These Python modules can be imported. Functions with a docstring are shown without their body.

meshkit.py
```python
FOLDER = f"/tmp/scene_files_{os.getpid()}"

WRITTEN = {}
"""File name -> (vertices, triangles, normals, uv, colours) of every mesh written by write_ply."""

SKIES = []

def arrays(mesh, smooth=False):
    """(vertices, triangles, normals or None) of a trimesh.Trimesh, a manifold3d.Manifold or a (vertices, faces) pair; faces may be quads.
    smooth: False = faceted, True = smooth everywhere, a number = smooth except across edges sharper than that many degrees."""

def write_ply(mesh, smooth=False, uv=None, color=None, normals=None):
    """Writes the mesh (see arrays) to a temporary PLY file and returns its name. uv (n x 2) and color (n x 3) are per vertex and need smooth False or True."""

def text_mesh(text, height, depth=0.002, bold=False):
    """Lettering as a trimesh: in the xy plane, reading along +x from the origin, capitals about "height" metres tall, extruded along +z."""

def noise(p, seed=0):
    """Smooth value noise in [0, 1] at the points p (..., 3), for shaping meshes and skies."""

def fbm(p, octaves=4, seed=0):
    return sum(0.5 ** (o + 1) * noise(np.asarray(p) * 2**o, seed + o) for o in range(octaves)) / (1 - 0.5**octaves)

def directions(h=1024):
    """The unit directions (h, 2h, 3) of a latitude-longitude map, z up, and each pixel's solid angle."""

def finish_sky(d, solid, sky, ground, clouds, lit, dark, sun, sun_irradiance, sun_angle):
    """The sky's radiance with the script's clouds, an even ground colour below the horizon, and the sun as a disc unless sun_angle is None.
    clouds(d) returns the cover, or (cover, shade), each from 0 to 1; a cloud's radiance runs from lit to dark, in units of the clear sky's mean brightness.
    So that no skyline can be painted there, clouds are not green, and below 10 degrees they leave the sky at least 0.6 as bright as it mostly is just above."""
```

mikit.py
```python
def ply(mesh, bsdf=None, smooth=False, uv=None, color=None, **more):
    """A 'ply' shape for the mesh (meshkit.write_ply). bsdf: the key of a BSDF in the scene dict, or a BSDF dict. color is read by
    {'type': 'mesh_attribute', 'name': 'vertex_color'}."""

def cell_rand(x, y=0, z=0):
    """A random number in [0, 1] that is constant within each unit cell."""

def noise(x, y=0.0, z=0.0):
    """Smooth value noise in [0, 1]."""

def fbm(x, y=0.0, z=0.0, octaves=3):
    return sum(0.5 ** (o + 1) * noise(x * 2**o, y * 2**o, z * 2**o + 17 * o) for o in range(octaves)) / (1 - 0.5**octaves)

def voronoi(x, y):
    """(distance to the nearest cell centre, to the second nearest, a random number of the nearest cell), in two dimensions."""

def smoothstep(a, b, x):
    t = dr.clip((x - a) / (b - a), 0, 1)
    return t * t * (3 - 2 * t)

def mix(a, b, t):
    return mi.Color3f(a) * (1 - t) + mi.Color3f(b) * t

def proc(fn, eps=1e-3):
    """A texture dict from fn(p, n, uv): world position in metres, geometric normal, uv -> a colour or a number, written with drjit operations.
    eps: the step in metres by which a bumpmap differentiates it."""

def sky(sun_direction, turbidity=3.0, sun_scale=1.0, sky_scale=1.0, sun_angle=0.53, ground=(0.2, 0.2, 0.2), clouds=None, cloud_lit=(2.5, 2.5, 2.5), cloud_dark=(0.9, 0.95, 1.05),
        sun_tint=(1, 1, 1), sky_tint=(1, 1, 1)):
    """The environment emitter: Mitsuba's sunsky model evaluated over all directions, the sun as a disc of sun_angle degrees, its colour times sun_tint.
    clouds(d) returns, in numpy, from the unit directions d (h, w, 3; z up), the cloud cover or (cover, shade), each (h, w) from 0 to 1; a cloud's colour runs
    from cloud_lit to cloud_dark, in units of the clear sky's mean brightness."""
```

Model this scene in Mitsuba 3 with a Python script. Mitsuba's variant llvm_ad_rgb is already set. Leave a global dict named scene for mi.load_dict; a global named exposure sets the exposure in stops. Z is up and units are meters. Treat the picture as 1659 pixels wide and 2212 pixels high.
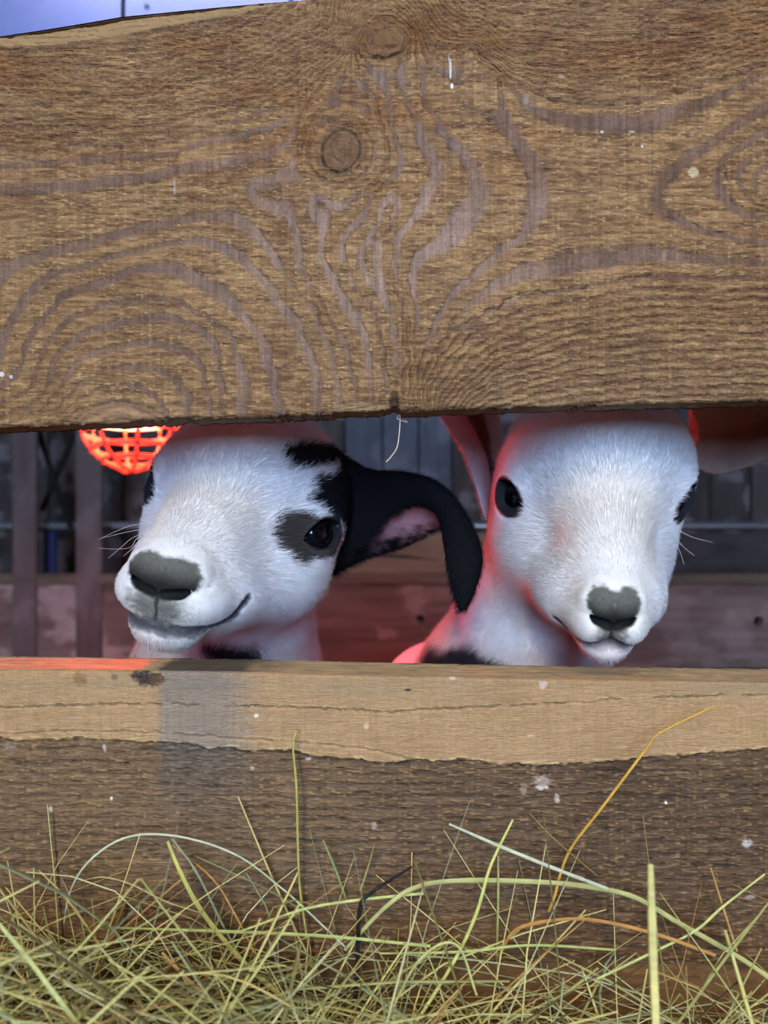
import math, random
import numpy as np
import trimesh
import drjit as dr
import mitsuba as mi
import mikit, meshkit
from scipy.spatial.transform import Rotation as Rot
from scipy.interpolate import RBFInterpolator

T = mi.ScalarTransform4f
scene, labels = {}, {}
rng = np.random.default_rng(7)
random.seed(7)

# ------------------------------------------------------------------ camera, lights, exposure
ZC = 0.46                      # camera height above the floor
FOCAL = 1613.0                 # focal length in pixels of the 1659 x 2212 frame
exposure = 0.68
scene['camera'] = dict(type='thinlens', fov=2 * math.degrees(math.atan(1659 / 2 / FOCAL)), fov_axis='x',
                       to_world=T().look_at(origin=[0, -0.30, ZC], target=[0, 1, ZC], up=[0, 0, 1]),
                       aperture_radius=0.0013, focus_distance=0.325, near_clip=0.01, far_clip=50.0)
WINDOW_LIGHT = (11.0, 18.0, 31.0)      # daylight through the window behind the photographer
AISLE_LAMP = (62.0, 51.5, 35.0)    # warm batten over the feeding aisle
PEN_LAMP = (8.5, 7.8, 8.8)         # cold batten over the pen
HEAT_LAMP = (1150.0, 21.0, 9.0)      # red heat bulb


def P(px, py, d):
    """The point at depth d (metres from the lens) seen at a pixel of the frame."""
    return np.array([(px - 829.5) / FOCAL * d, d - 0.30, ZC - (py - 1106) / FOCAL * d])


def lin(r, g, b):
    c = np.array([r, g, b], float) / 255
    return np.where(c < 0.04045, c / 12.92, ((c + 0.055) / 1.055) ** 2.4)


def put(key, mesh, bsdf, label=None, category=None, group=None, kind=None, smooth=False, color=None, uv=None, normals=None, **more):
    if normals is not None:
        path = meshkit.write_ply(mesh, False, uv, color, normals=normals)
        scene[key] = dict(type='ply', filename=path, face_normals=False, bsdf={'type': 'ref', 'id': bsdf}, **more)
    else:
        scene[key] = mikit.ply(mesh, bsdf, smooth=smooth, color=color, uv=uv, **more)
    tag(key, label, category, group, kind)
    return key


def tag(key, label=None, category=None, group=None, kind=None):
    d = {k: v for k, v in dict(label=label, category=category, group=group, kind=kind).items() if v}
    if d:
        labels[key] = d


def sstep(a, b, x):
    t = np.clip((x - a) / (b - a), 0, 1)
    return t * t * (3 - 2 * t)


def lerp(a, b, t):
    return a * (1 - t) + b * t


VC = {'type': 'mesh_attribute', 'name': 'vertex_color'}


def diffuse(c):
    return {'type': 'twosided', 'bsdf': {'type': 'diffuse', 'reflectance': {'type': 'rgb', 'value': [float(x) for x in c]}}}


def glossy(c, rough=0.35, spec=0.5):
    return {'type': 'twosided', 'bsdf': {'type': 'principled', 'base_color': {'type': 'rgb', 'value': [float(x) for x in c]}, 'roughness': rough, 'specular': spec}}


def proc_diffuse(fn):
    return {'type': 'twosided', 'bsdf': {'type': 'diffuse', 'reflectance': mikit.proc(fn)}}


def wood_fuzz(p, n, uv):
    """Torn fibres finer than the boards' meshes."""
    return mikit.noise(p.x * 380, p.y * 900, p.z * 3000) * .65 + mikit.noise(p.x * 1500, p.y * 2600, p.z * 2600) * .35


scene['mat_vertex_wood'] = {'type': 'twosided', 'bsdf': {'type': 'bumpmap', 'tex': mikit.proc(wood_fuzz, 6e-5), 'scale': 0.0005,
                            'bsdf': {'type': 'principled', 'base_color': VC, 'roughness': 0.62, 'specular': 0.3}}}
scene['mat_skin'] = {'type': 'twosided', 'bsdf': {'type': 'principled', 'base_color': VC, 'roughness': 0.75, 'specular': 0.12}}
scene['mat_fur'] = {'type': 'principledthin', 'base_color': VC, 'roughness': 0.6, 'diff_trans': 0.4, 'spec_trans': 0.0}
scene['mat_hay'] = {'type': 'principledthin', 'base_color': VC, 'roughness': 0.5, 'diff_trans': 0.5, 'spec_trans': 0.0}
scene['mat_eye'] = {'type': 'twosided', 'bsdf': {'type': 'principled', 'base_color': VC, 'roughness': 0.04, 'specular': 0.3}}
scene['mat_metal'] = {'type': 'twosided', 'bsdf': {'type': 'principled', 'base_color': {'type': 'rgb', 'value': [0.45, 0.46, 0.47]}, 'roughness': 0.35, 'metallic': 0.9}}
scene['mat_dark_gap'] = diffuse((0.02, 0.018, 0.016))
scene['mat_black_steel'] = glossy((0.03, 0.03, 0.032), 0.5)
scene['mat_lampshade'] = glossy((0.35, 0.35, 0.36), 0.3)
scene['mat_blue'] = diffuse((0.03, 0.05, 0.14))
scene['mat_frame'] = diffuse((0.35, 0.3, 0.25))
# the cage of the heat lamp: pale heat-proof plastic that lets the bulb's light through
scene['mat_cage'] = {'type': 'principledthin', 'base_color': {'type': 'rgb', 'value': [0.25, 0.235, 0.21]}, 'roughness': 0.5, 'diff_trans': 1.2, 'spec_trans': 0.0}


# ------------------------------------------------------------------ generic meshes
def box(x0, x1, y0, y1, z0, z1, bevel=0.0):
    if bevel:
        import manifold3d as m3
        pts = []
        for x in (x0 + bevel, x1 - bevel):
            for y in (y0 + bevel, y1 - bevel):
                for z in (z0 + bevel, z1 - bevel):
                    for k in range(3):
                        for s in (-1, 1):
                            q = [x, y, z]
                            q[k] += s * bevel
                            if (q[k] > (x1, y1, z1)[k] - 1e-9) or (q[k] < (x0, y0, z0)[k] + 1e-9):
                                pts.append(q)
        return m3.Manifold.hull_points(np.array(pts))
    return trimesh.creation.box(bounds=[[x0, y0, z0], [x1, y1, z1]])


def tube(points, radii, sides=8, flat=1.0, up=None, caps=True):
    """A closed swept tube; flat < 1 squeezes the section (a blade)."""
    p = np.asarray(points, float)
    n = len(p)
    r = np.broadcast_to(radii, (n,))
    t = np.gradient(p, axis=0)
    t /= np.linalg.norm(t, axis=1, keepdims=True) + 1e-12
    ref = np.array(up if up is not None else ([0, 0, 1.0] if abs(t[:, 2]).mean() < 0.8 else [1.0, 0, 0]))
    a = np.cross(t, ref)
    a /= np.linalg.norm(a, axis=1, keepdims=True) + 1e-12
    b = np.cross(t, a)
    ang = np.arange(sides) * 2 * np.pi / sides
    v = p[:, None] + r[:, None, None] * (np.cos(ang)[None, :, None] * a[:, None] + flat * np.sin(ang)[None, :, None] * b[:, None])
    v = v.reshape(-1, 3)
    i, j = np.meshgrid(np.arange(n - 1), np.arange(sides), indexing='ij')
    q = np.stack([i * sides + j, i * sides + (j + 1) % sides, (i + 1) * sides + (j + 1) % sides, (i + 1) * sides + j], -1).reshape(-1, 4)
    f = [q[:, [0, 2, 1]], q[:, [0, 3, 2]]]
    if caps:
        k = np.arange(1, sides - 1)
        z = np.zeros_like(k)
        f.append(np.stack([z, k, k + 1], 1))
        e = (n - 1) * sides
        f.append(np.stack([z + e, k + 1 + e, k + e], 1))
    return v, np.vstack(f)


def spline(points, n):
    """Catmull-Rom through the points."""
    p = np.asarray(points, float)
    if len(p) == 2:
        return p[0] + (p[1] - p[0]) * np.linspace(0, 1, n)[:, None]
    q = np.vstack([2 * p[0] - p[1], p, 2 * p[-1] - p[-2]])
    s = np.linspace(0, len(p) - 1 - 1e-9, n)
    i = s.astype(int)
    t = (s - i)[:, None]
    a, b, c, d = q[i], q[i + 1], q[i + 2], q[i + 3]
    return 0.5 * (2 * b + (c - a) * t + (2 * a - 5 * b + 4 * c - d) * t ** 2 + (3 * b - a - 3 * c + d) * t ** 3)


def join(meshes):
    vs, fs, at = [], [], 0
    for v, f in meshes:
        vs.append(v)
        fs.append(np.asarray(f) + at)
        at += len(v)
    return np.vstack(vs), np.vstack(fs)


def n2(x, y, seed=0):
    return meshkit.noise(np.stack([x, y, np.zeros_like(x) + seed * 7.31], -1), seed)


def f2(x, y, octaves=4, seed=0):
    return meshkit.fbm(np.stack([x, y, np.zeros_like(x) + seed * 3.17], -1), octaves, seed)


# ------------------------------------------------------------------ the barn
def floor_tex(p, n, uv):
    a = mikit.fbm(p.x * 9, p.y * 9, 0, 4)
    return mikit.mix((0.03, 0.025, 0.018), (0.09, 0.07, 0.045), a)


scene['mat_floor'] = proc_diffuse(floor_tex)
scene['mat_plaster'] = diffuse((0.22, 0.19, 0.16))
scene['mat_ceiling'] = diffuse((0.2, 0.19, 0.18))
put('floor', box(-2.3, 2.3, -3.3, 2.9, -0.1, 0.0), 'mat_floor', 'straw-strewn barn floor', kind='structure')
put('ceiling', box(-2.3, 2.3, -3.3, 2.9, 2.8, 2.9), 'mat_ceiling', 'barn ceiling', kind='structure')
put('wall_left', box(-2.3, -2.2, -3.3, 2.9, 0, 2.8), 'mat_plaster', 'left barn wall', kind='structure')
put('wall_right', box(2.2, 2.3, -3.3, 2.9, 0, 2.8), 'mat_plaster', 'right barn wall', kind='structure')
WIN = (-.45, .45, ZC + .02, ZC + 1.4)
fw = [box(-2.2, 2.2, -3.3, -3.2, 0, WIN[2]), box(-2.2, 2.2, -3.3, -3.2, WIN[3], 2.8), box(-2.2, WIN[0], -3.3, -3.2, WIN[2], WIN[3]), box(WIN[1], 2.2, -3.3, -3.2, WIN[2], WIN[3])]
put('wall_front', trimesh.util.concatenate(fw), 'mat_plaster', 'barn wall with the window behind the photographer', kind='structure')
put('window_1', box(WIN[0], WIN[1], -3.26, -3.25, WIN[2], WIN[3]), 'mat_plaster', 'tall bright window behind the photographer', kind='structure', emitter={'type': 'area', 'radiance': {'type': 'rgb', 'value': list(WINDOW_LIGHT)}})
for i, (x0, x1, z0, z1) in enumerate([(WIN[0], WIN[1], WIN[2], WIN[2] + .02), (WIN[0], WIN[1], WIN[3] - .02, WIN[3]), (-.01, .01, WIN[2] + .02, WIN[3] - .02)]):
    put('window_1__frame' + ('' if not i else '_%03d' % i), box(x0, x1, -3.25, -3.21, z0, z1), 'mat_frame')


def batten(key, c, ax, rad, label):
    """A batten lamp: housing, end caps and a glowing diffuser that shines down."""
    c = np.array(c, float)
    hx, hy = ax
    put(key + '__housing', box(c[0] - hx, c[0] + hx, c[1] - hy, c[1] + hy, c[2] + .03, c[2] + .06, .004), 'mat_lampshade')
    put(key + '__diffuser', box(c[0] - hx + .01, c[0] + hx - .01, c[1] - hy + .008, c[1] + hy - .008, c[2], c[2] + .028), 'mat_plaster', 'glowing diffuser', emitter={'type': 'area', 'radiance': {'type': 'rgb', 'value': list(rad)}})
    for s in (0, 1):
        k = .6 if s else -.6
        o = c + np.array([hx * k, 0, 0] if hx > hy else [0, hy * k, 0])
        put(key + '__rod' + ('_001' if s else ''), tube([o + [0, 0, .06], [o[0], o[1], 2.8]], .004, 8), 'mat_black_steel')
    tag(key, label, 'lamp')


batten('batten_lamp', (-0.15, -1.9, ZC + .72), (.05, 1.0), AISLE_LAMP, 'warm batten lamp hanging over the feeding aisle')
batten('batten_lamp_001', (-0.6, 2.12, 2.5), (.6, .05), PEN_LAMP, 'cold batten lamp hanging over the pen')

# --- far wall: weathered upright boards below, white panels above with cool light in their colour
YB = 2.32
scene['mat_wall_core'] = diffuse((0.03, 0.026, 0.024))
put('wall_back', box(-2.2, 2.2, YB + .04, YB + .14, 0, 2.8), 'mat_wall_core', 'back wall of the pen clad with boards and pale panels', kind='structure')


def weathered(seed, dark, pale, amount):
    def fn(p, n, uv):
        s = mikit.fbm(p.x * 40 + seed, p.z * 5, seed, 3)
        blot = mikit.fbm(p.x * 14 + 3 * seed, p.z * 12, seed * 2, 4)
        c = mikit.mix(dark, pale, dr.clip(0.15 + 0.6 * s + 0.2 * blot - 0.2, 0, 1))
        m = mikit.smoothstep(0.52, 0.68, blot) * amount
        return mikit.mix(c, (0.34, 0.29, 0.28), m)
    return proc_diffuse(fn)


scene['mat_board_a'] = weathered(1.0, (0.065, 0.05, 0.042), (0.18, 0.145, 0.13), 0.5)
scene['mat_board_b'] = weathered(5.0, (0.045, 0.035, 0.03), (0.13, 0.105, 0.095), 0.4)
scene['mat_board_c'] = weathered(9.0, (0.09, 0.09, 0.10), (0.22, 0.22, 0.25), 0.3)
x, k = -2.2, 0
while x < 2.19:
    w = min(0.115 + 0.035 * rng.random(), 2.2 - x)
    mat = 'mat_board_c' if -.12 < x + w / 2 < .20 else ('mat_board_a' if rng.random() < .5 else 'mat_board_b')
    put('wall_back__board' + ('' if not k else '_%03d' % k), box(x + .003, x + w - .003, YB + .01 * rng.random(), YB + .045, 0.0, 1.62, .003), mat)
    x += w
    k += 1
scene['mat_panel'] = glossy((0.36, 0.43, 0.80), 0.4, .3)  # white panel, the blue of the cool light put into its colour
seams = [-2.2, -1.975, -0.85, 0.2, 1.25, 2.2]
sx = (258 - 829.5) / FOCAL * (YB + .3)
seams = [-2.2, sx - .6, sx + .6, sx + 1.8, 2.2]
for i, (a, b) in enumerate(zip(seams[:-1], seams[1:])):
    put('wall_back__panel' + ('' if not i else '_%03d' % i), box(a + .007, b - .007, YB + .015, YB + .045, 1.64, 2.78, .003), 'mat_panel')
q = P(317, 13, YB + .312)
sc = trimesh.creation.revolve(np.array([[0, 0], [.009, 0], [.008, .004], [.004, .006], [0, .006]]), sections=16)
sc.apply_transform(trimesh.transformations.rotation_matrix(math.pi / 2, [1, 0, 0]))
sc.apply_translation([q[0], YB + .0149, q[2]])
put('wall_back__screw', sc, 'mat_black_steel', 'dark screw head in a pale panel')

# --- low boarding of the pen in front of the wall
D1 = 2.10


def low_board(seed, a, b, blotch):
    def fn(p, n, uv):
        s = mikit.fbm(p.x * 6 + seed, p.z * 70, seed, 3)
        bl = mikit.fbm(p.x * 11 + seed, p.z * 17, seed + 4, 4)
        c = mikit.mix(a, b, dr.clip(s * 1.1 - .05, 0, 1))
        c = mikit.mix(c, blotch, mikit.smoothstep(.50, .68, bl) * (.75 - .5 * mikit.smoothstep(-.5, .4, p.x)))
        return c * (0.75 + 0.5 * mikit.noise(p.x * 5, p.z * 11, seed))
    return proc_diffuse(fn)


scene['mat_low_board'] = low_board(2.0, (0.09, 0.065, 0.052), (0.24, 0.17, 0.135), (0.42, 0.34, 0.29))
scene['mat_cap_board'] = low_board(7.0, (0.10, 0.075, 0.05), (0.20, 0.155, 0.11), (0.20, 0.16, 0.12))
scene['mat_tan_board'] = low_board(11.0, (0.20, 0.15, 0.09), (0.30, 0.235, 0.15), (0.28, 0.22, 0.16))
scene['mat_grey_board'] = low_board(13.0, (0.030, 0.027, 0.025), (0.07, 0.063, 0.06), (0.09, 0.08, 0.08))


def zof(py, d):
    return ZC - (py - 1106) / FOCAL * d


def xof(px, d):
    return (px - 829.5) / FOCAL * d


import manifold3d as m3
low = m3.Manifold.cube([4.3, .03, zof(1262, D1) - .02]).translate([-2.15, D1 - .30, .02])
for px, py, r in ((908, 1337, .012), (1638, 1342, .014)):
    cyl = m3.Manifold.cylinder(.2, r, r, 24).rotate([90, 0, 0]).translate([xof(px, D1), D1 - .2, zof(py, D1)])
    low = low - cyl
put('pen_partition__board', low, 'mat_low_board', 'broad reddish board with bolt holes')
put('pen_partition__cap', box(-2.15, 2.15, D1 - .312, D1 - .262, zof(1262, D1), zof(1240, D1), .004), 'mat_cap_board', 'narrow top rail')
for i, x in enumerate((-1.6, 0.02, 1.6)):
    put('pen_partition__post' + ('' if not i else '_%03d' % i), box(x - .03, x + .03, D1 - .27 + .002, D1 - .21, 0, zof(1262, D1) - .001, .004), 'mat_cap_board')
tag('pen_partition', 'low reddish-brown board partition with bolt holes across the back of the pen', 'partition')

D2 = 2.22
pipe = tube([[-2.19, D2 - .3, zof(1138, D2)], [2.19, D2 - .3, zof(1136, D2)]], .0125, 16)
put('metal_rail', pipe, 'mat_metal', 'thin grey metal rail crossing the back of the pen', 'rail', smooth=40)
# tan board with a split, between the goats
a, b = xof(640, D1 + .09), xof(1190, D1 + .09)
tan = m3.Manifold.cube([b - a, .02, zof(1152, D1 + .09) - .02]).translate([a, D1 + .09 - .3, .02])
slit = m3.Manifold.hull_points(np.array([[xof(px, D1 + .09), y, zof(py, D1 + .09)] for px, py in ((800, 1194), (800, 1201), (870, 1206), (960, 1212), (880, 1200)) for y in (D1 - .3, D1 - .1)]))
put('split_board', tan - slit, 'mat_tan_board', 'tan board with a long dark split seen between the two goats', 'board')
put('dark_board', box(xof(1400, D1 + .10), 2.15, D1 + .10 - .3, D1 + .12 - .3, .02, zof(1152, D1 + .1), .003), 'mat_grey_board', 'dark grey board under the metal rail at the right', 'board')

# slats of a hurdle at the left
scene['mat_slat'] = weathered(17.0, (0.10, 0.07, 0.06), (0.20, 0.16, 0.15), 0.2)
D3 = 2.08
for i, (pa, pb) in enumerate(((22, 74), (160, 216))):
    put('wooden_upright' + ('' if not i else '_%03d' % i), box(xof(pa, D3), xof(pb, D3), D3 - .292, D3 - .272, .0, 1.3, .004), 'mat_slat',
        ('pinkish-brown wooden upright nearest the left edge of the pen', 'pinkish-brown wooden upright below the red lamp')[i], 'upright')
put('blue_post', box(xof(88, D2), xof(112, D2), D2 - .285, D2 - .26, 0, zof(1122, D2), .004), 'mat_blue', 'short dark blue post between the two uprights', 'post')
for i, (p0, p1) in enumerate((((82, 930), (152, 1136)), ((158, 930), (84, 1100)))):
    pts = [P(*p0, D2 - .02), P(*p1, D2 - .02)]
    pts = [w + [0, .022 * i, 0] for w in pts]
    d = pts[0] - pts[1]
    put('cross_brace' + ('' if not i else '_%03d' % i), tube([pts[1] - d * .02, pts[0] + d * 2.5], .009, 8), 'mat_dark_gap', ('dark brace slanting down to the right between the uprights', 'dark brace slanting down to the left between the uprights')[i], 'brace')

# ------------------------------------------------------------------ the fence planks: sawn boards with real relief
G = 0.30 / FOCAL                 # one grain unit, 0.186 mm
COLS = np.concatenate([np.arange(-1700, -60, 40), np.arange(-60, 1722, 2.0), np.arange(1722, 3400, 40)])


def curve(pts):
    p = np.array(pts, float)
    return lambda u: np.interp(u, p[:, 0], p[:, 1])


def dist_line(u, v, pts):
    """Distance to a polyline in grain units."""
    p = np.array(pts, float)
    d = np.full(u.shape, 1e9)
    for a, b in zip(p[:-1], p[1:]):
        ab = b - a
        t = np.clip(((u - a[0]) * ab[0] + (v - a[1]) * ab[1]) / (ab @ ab), 0, 1)
        d = np.minimum(d, np.hypot(u - a[0] - t * ab[0], v - a[1] - t * ab[1]))
    return d


def board(key, cols, top, bot, thick, rows, look, rim, y0=0.0, seed=0):
    """A plank: the front is a displaced grid, wrapped on round the lower edge, the back and the upper edge."""
    u = cols
    vt, vb = top(u), bot(u)
    t = np.linspace(0, 1, rows)
    U = np.broadcast_to(u[:, None], (len(u), rows)).copy()
    V = vt[:, None] + (vb - vt)[:, None] * t[None]
    col, h = look(U, V)
    r = 7.0
    for e in (V - vt[:, None], vb[:, None] - V):
        k = np.clip(1 - e / r, 0, 1)
        h = h - r * G * (1 - np.sqrt(1 - k * k * 0.98))
    Y = y0 - h
    m = 16
    w = (np.arange(m) + 0.7) / m
    sec = []
    for vv, order in ((vb, w), (None, None), (vt, w[::-1])):
        if vv is None:
            tt = np.linspace(0, 1, 6)[1:-1]
            sec.append((np.repeat(u[:, None], 4, 1), vb[:, None] + (vt - vb)[:, None] * tt, np.full((len(u), 4), y0 + thick), None))
        else:
            uu = np.repeat(u[:, None], m, 1)
            dep = np.repeat(order[None] * thick, len(u), 0)
            rough = (f2(uu / 30, dep / G / 6, 3, seed + 5) - 0.5) * 7
            s = 1 if vv is vb else -1
            sec.append((uu, vv[:, None] + s * (rough - 2) * sstep(0, 0.2, dep / thick) * (1 - sstep(.85, 1, dep / thick)), y0 + dep, dep / thick))
    us = np.hstack([U] + [q[0] for q in sec])
    vs = np.hstack([V] + [q[1] for q in sec])
    ys = np.hstack([Y] + [q[2] for q in sec])
    cs = [col]
    for q, nm in zip(sec, ('bottom', 'back', 'top')):
        cs.append(rim(q[0], q[3], nm))
    cs = np.concatenate(cs, 1)
    n, mm = us.shape
    X = np.stack([(us - 829.5) * G, ys, ZC - (vs - 1106) * G], -1).reshape(-1, 3)
    i, j = np.meshgrid(np.arange(n - 1), np.arange(mm), indexing='ij')
    j2 = (j + 1) % mm
    a, b, c, d = i * mm + j, i * mm + j2, (i + 1) * mm + j2, (i + 1) * mm + j
    F = np.vstack([np.stack([a, b, c], -1).reshape(-1, 3), np.stack([a, c, d], -1).reshape(-1, 3)])
    ends = []
    for base, flip in ((0, 1), ((n - 1) * mm, -1)):
        k = np.arange(1, mm - 1)
        e = np.stack([np.full_like(k, base), base + k + 1, base + k], 1)
        ends.append(e if flip == 1 else e[:, ::-1])
    F = np.vstack([F] + ends)
    return X, F, cs.reshape(-1, 3)


def fibres(u, v, seed, lx=16.0, ly=2.4):
    return n2(u / lx + 3 * n2(u / 90, v / 40, seed + 9), v / ly, seed) * 0.6 + n2(u / (lx * 2.6), v / (ly * 2.2), seed + 1) * 0.4


# --- upper plank
top_u = curve([(-1700, 190), (-400, 120), (0, 76), (130, 56), (260, 34), (400, 20), (560, 5), (800, -12), (1200, -24), (3400, -40)])
bot_line = curve([(-1700, 978), (0, 925), (320, 911), (500, 905), (830, 892), (1100, 881), (1420, 873), (1659, 866), (3400, 808)])


def bot_u(u):
    e = bot_line(u) + (f2(u / 22, u * 0, 3, 41) - 0.5) * 7 + (n2(u / 4.5, u * 0, 42) - .5) * 5 * sstep(.4, .7, n2(u / 50, u * 0, 43))
    return e - 9 * np.exp(-((u - 852) / 10.0) ** 2) - 5 * sstep(700, 760, u) * (1 - sstep(840, 870, u)) - 6 * np.exp(-((u - 385) / 16) ** 2)


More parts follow.
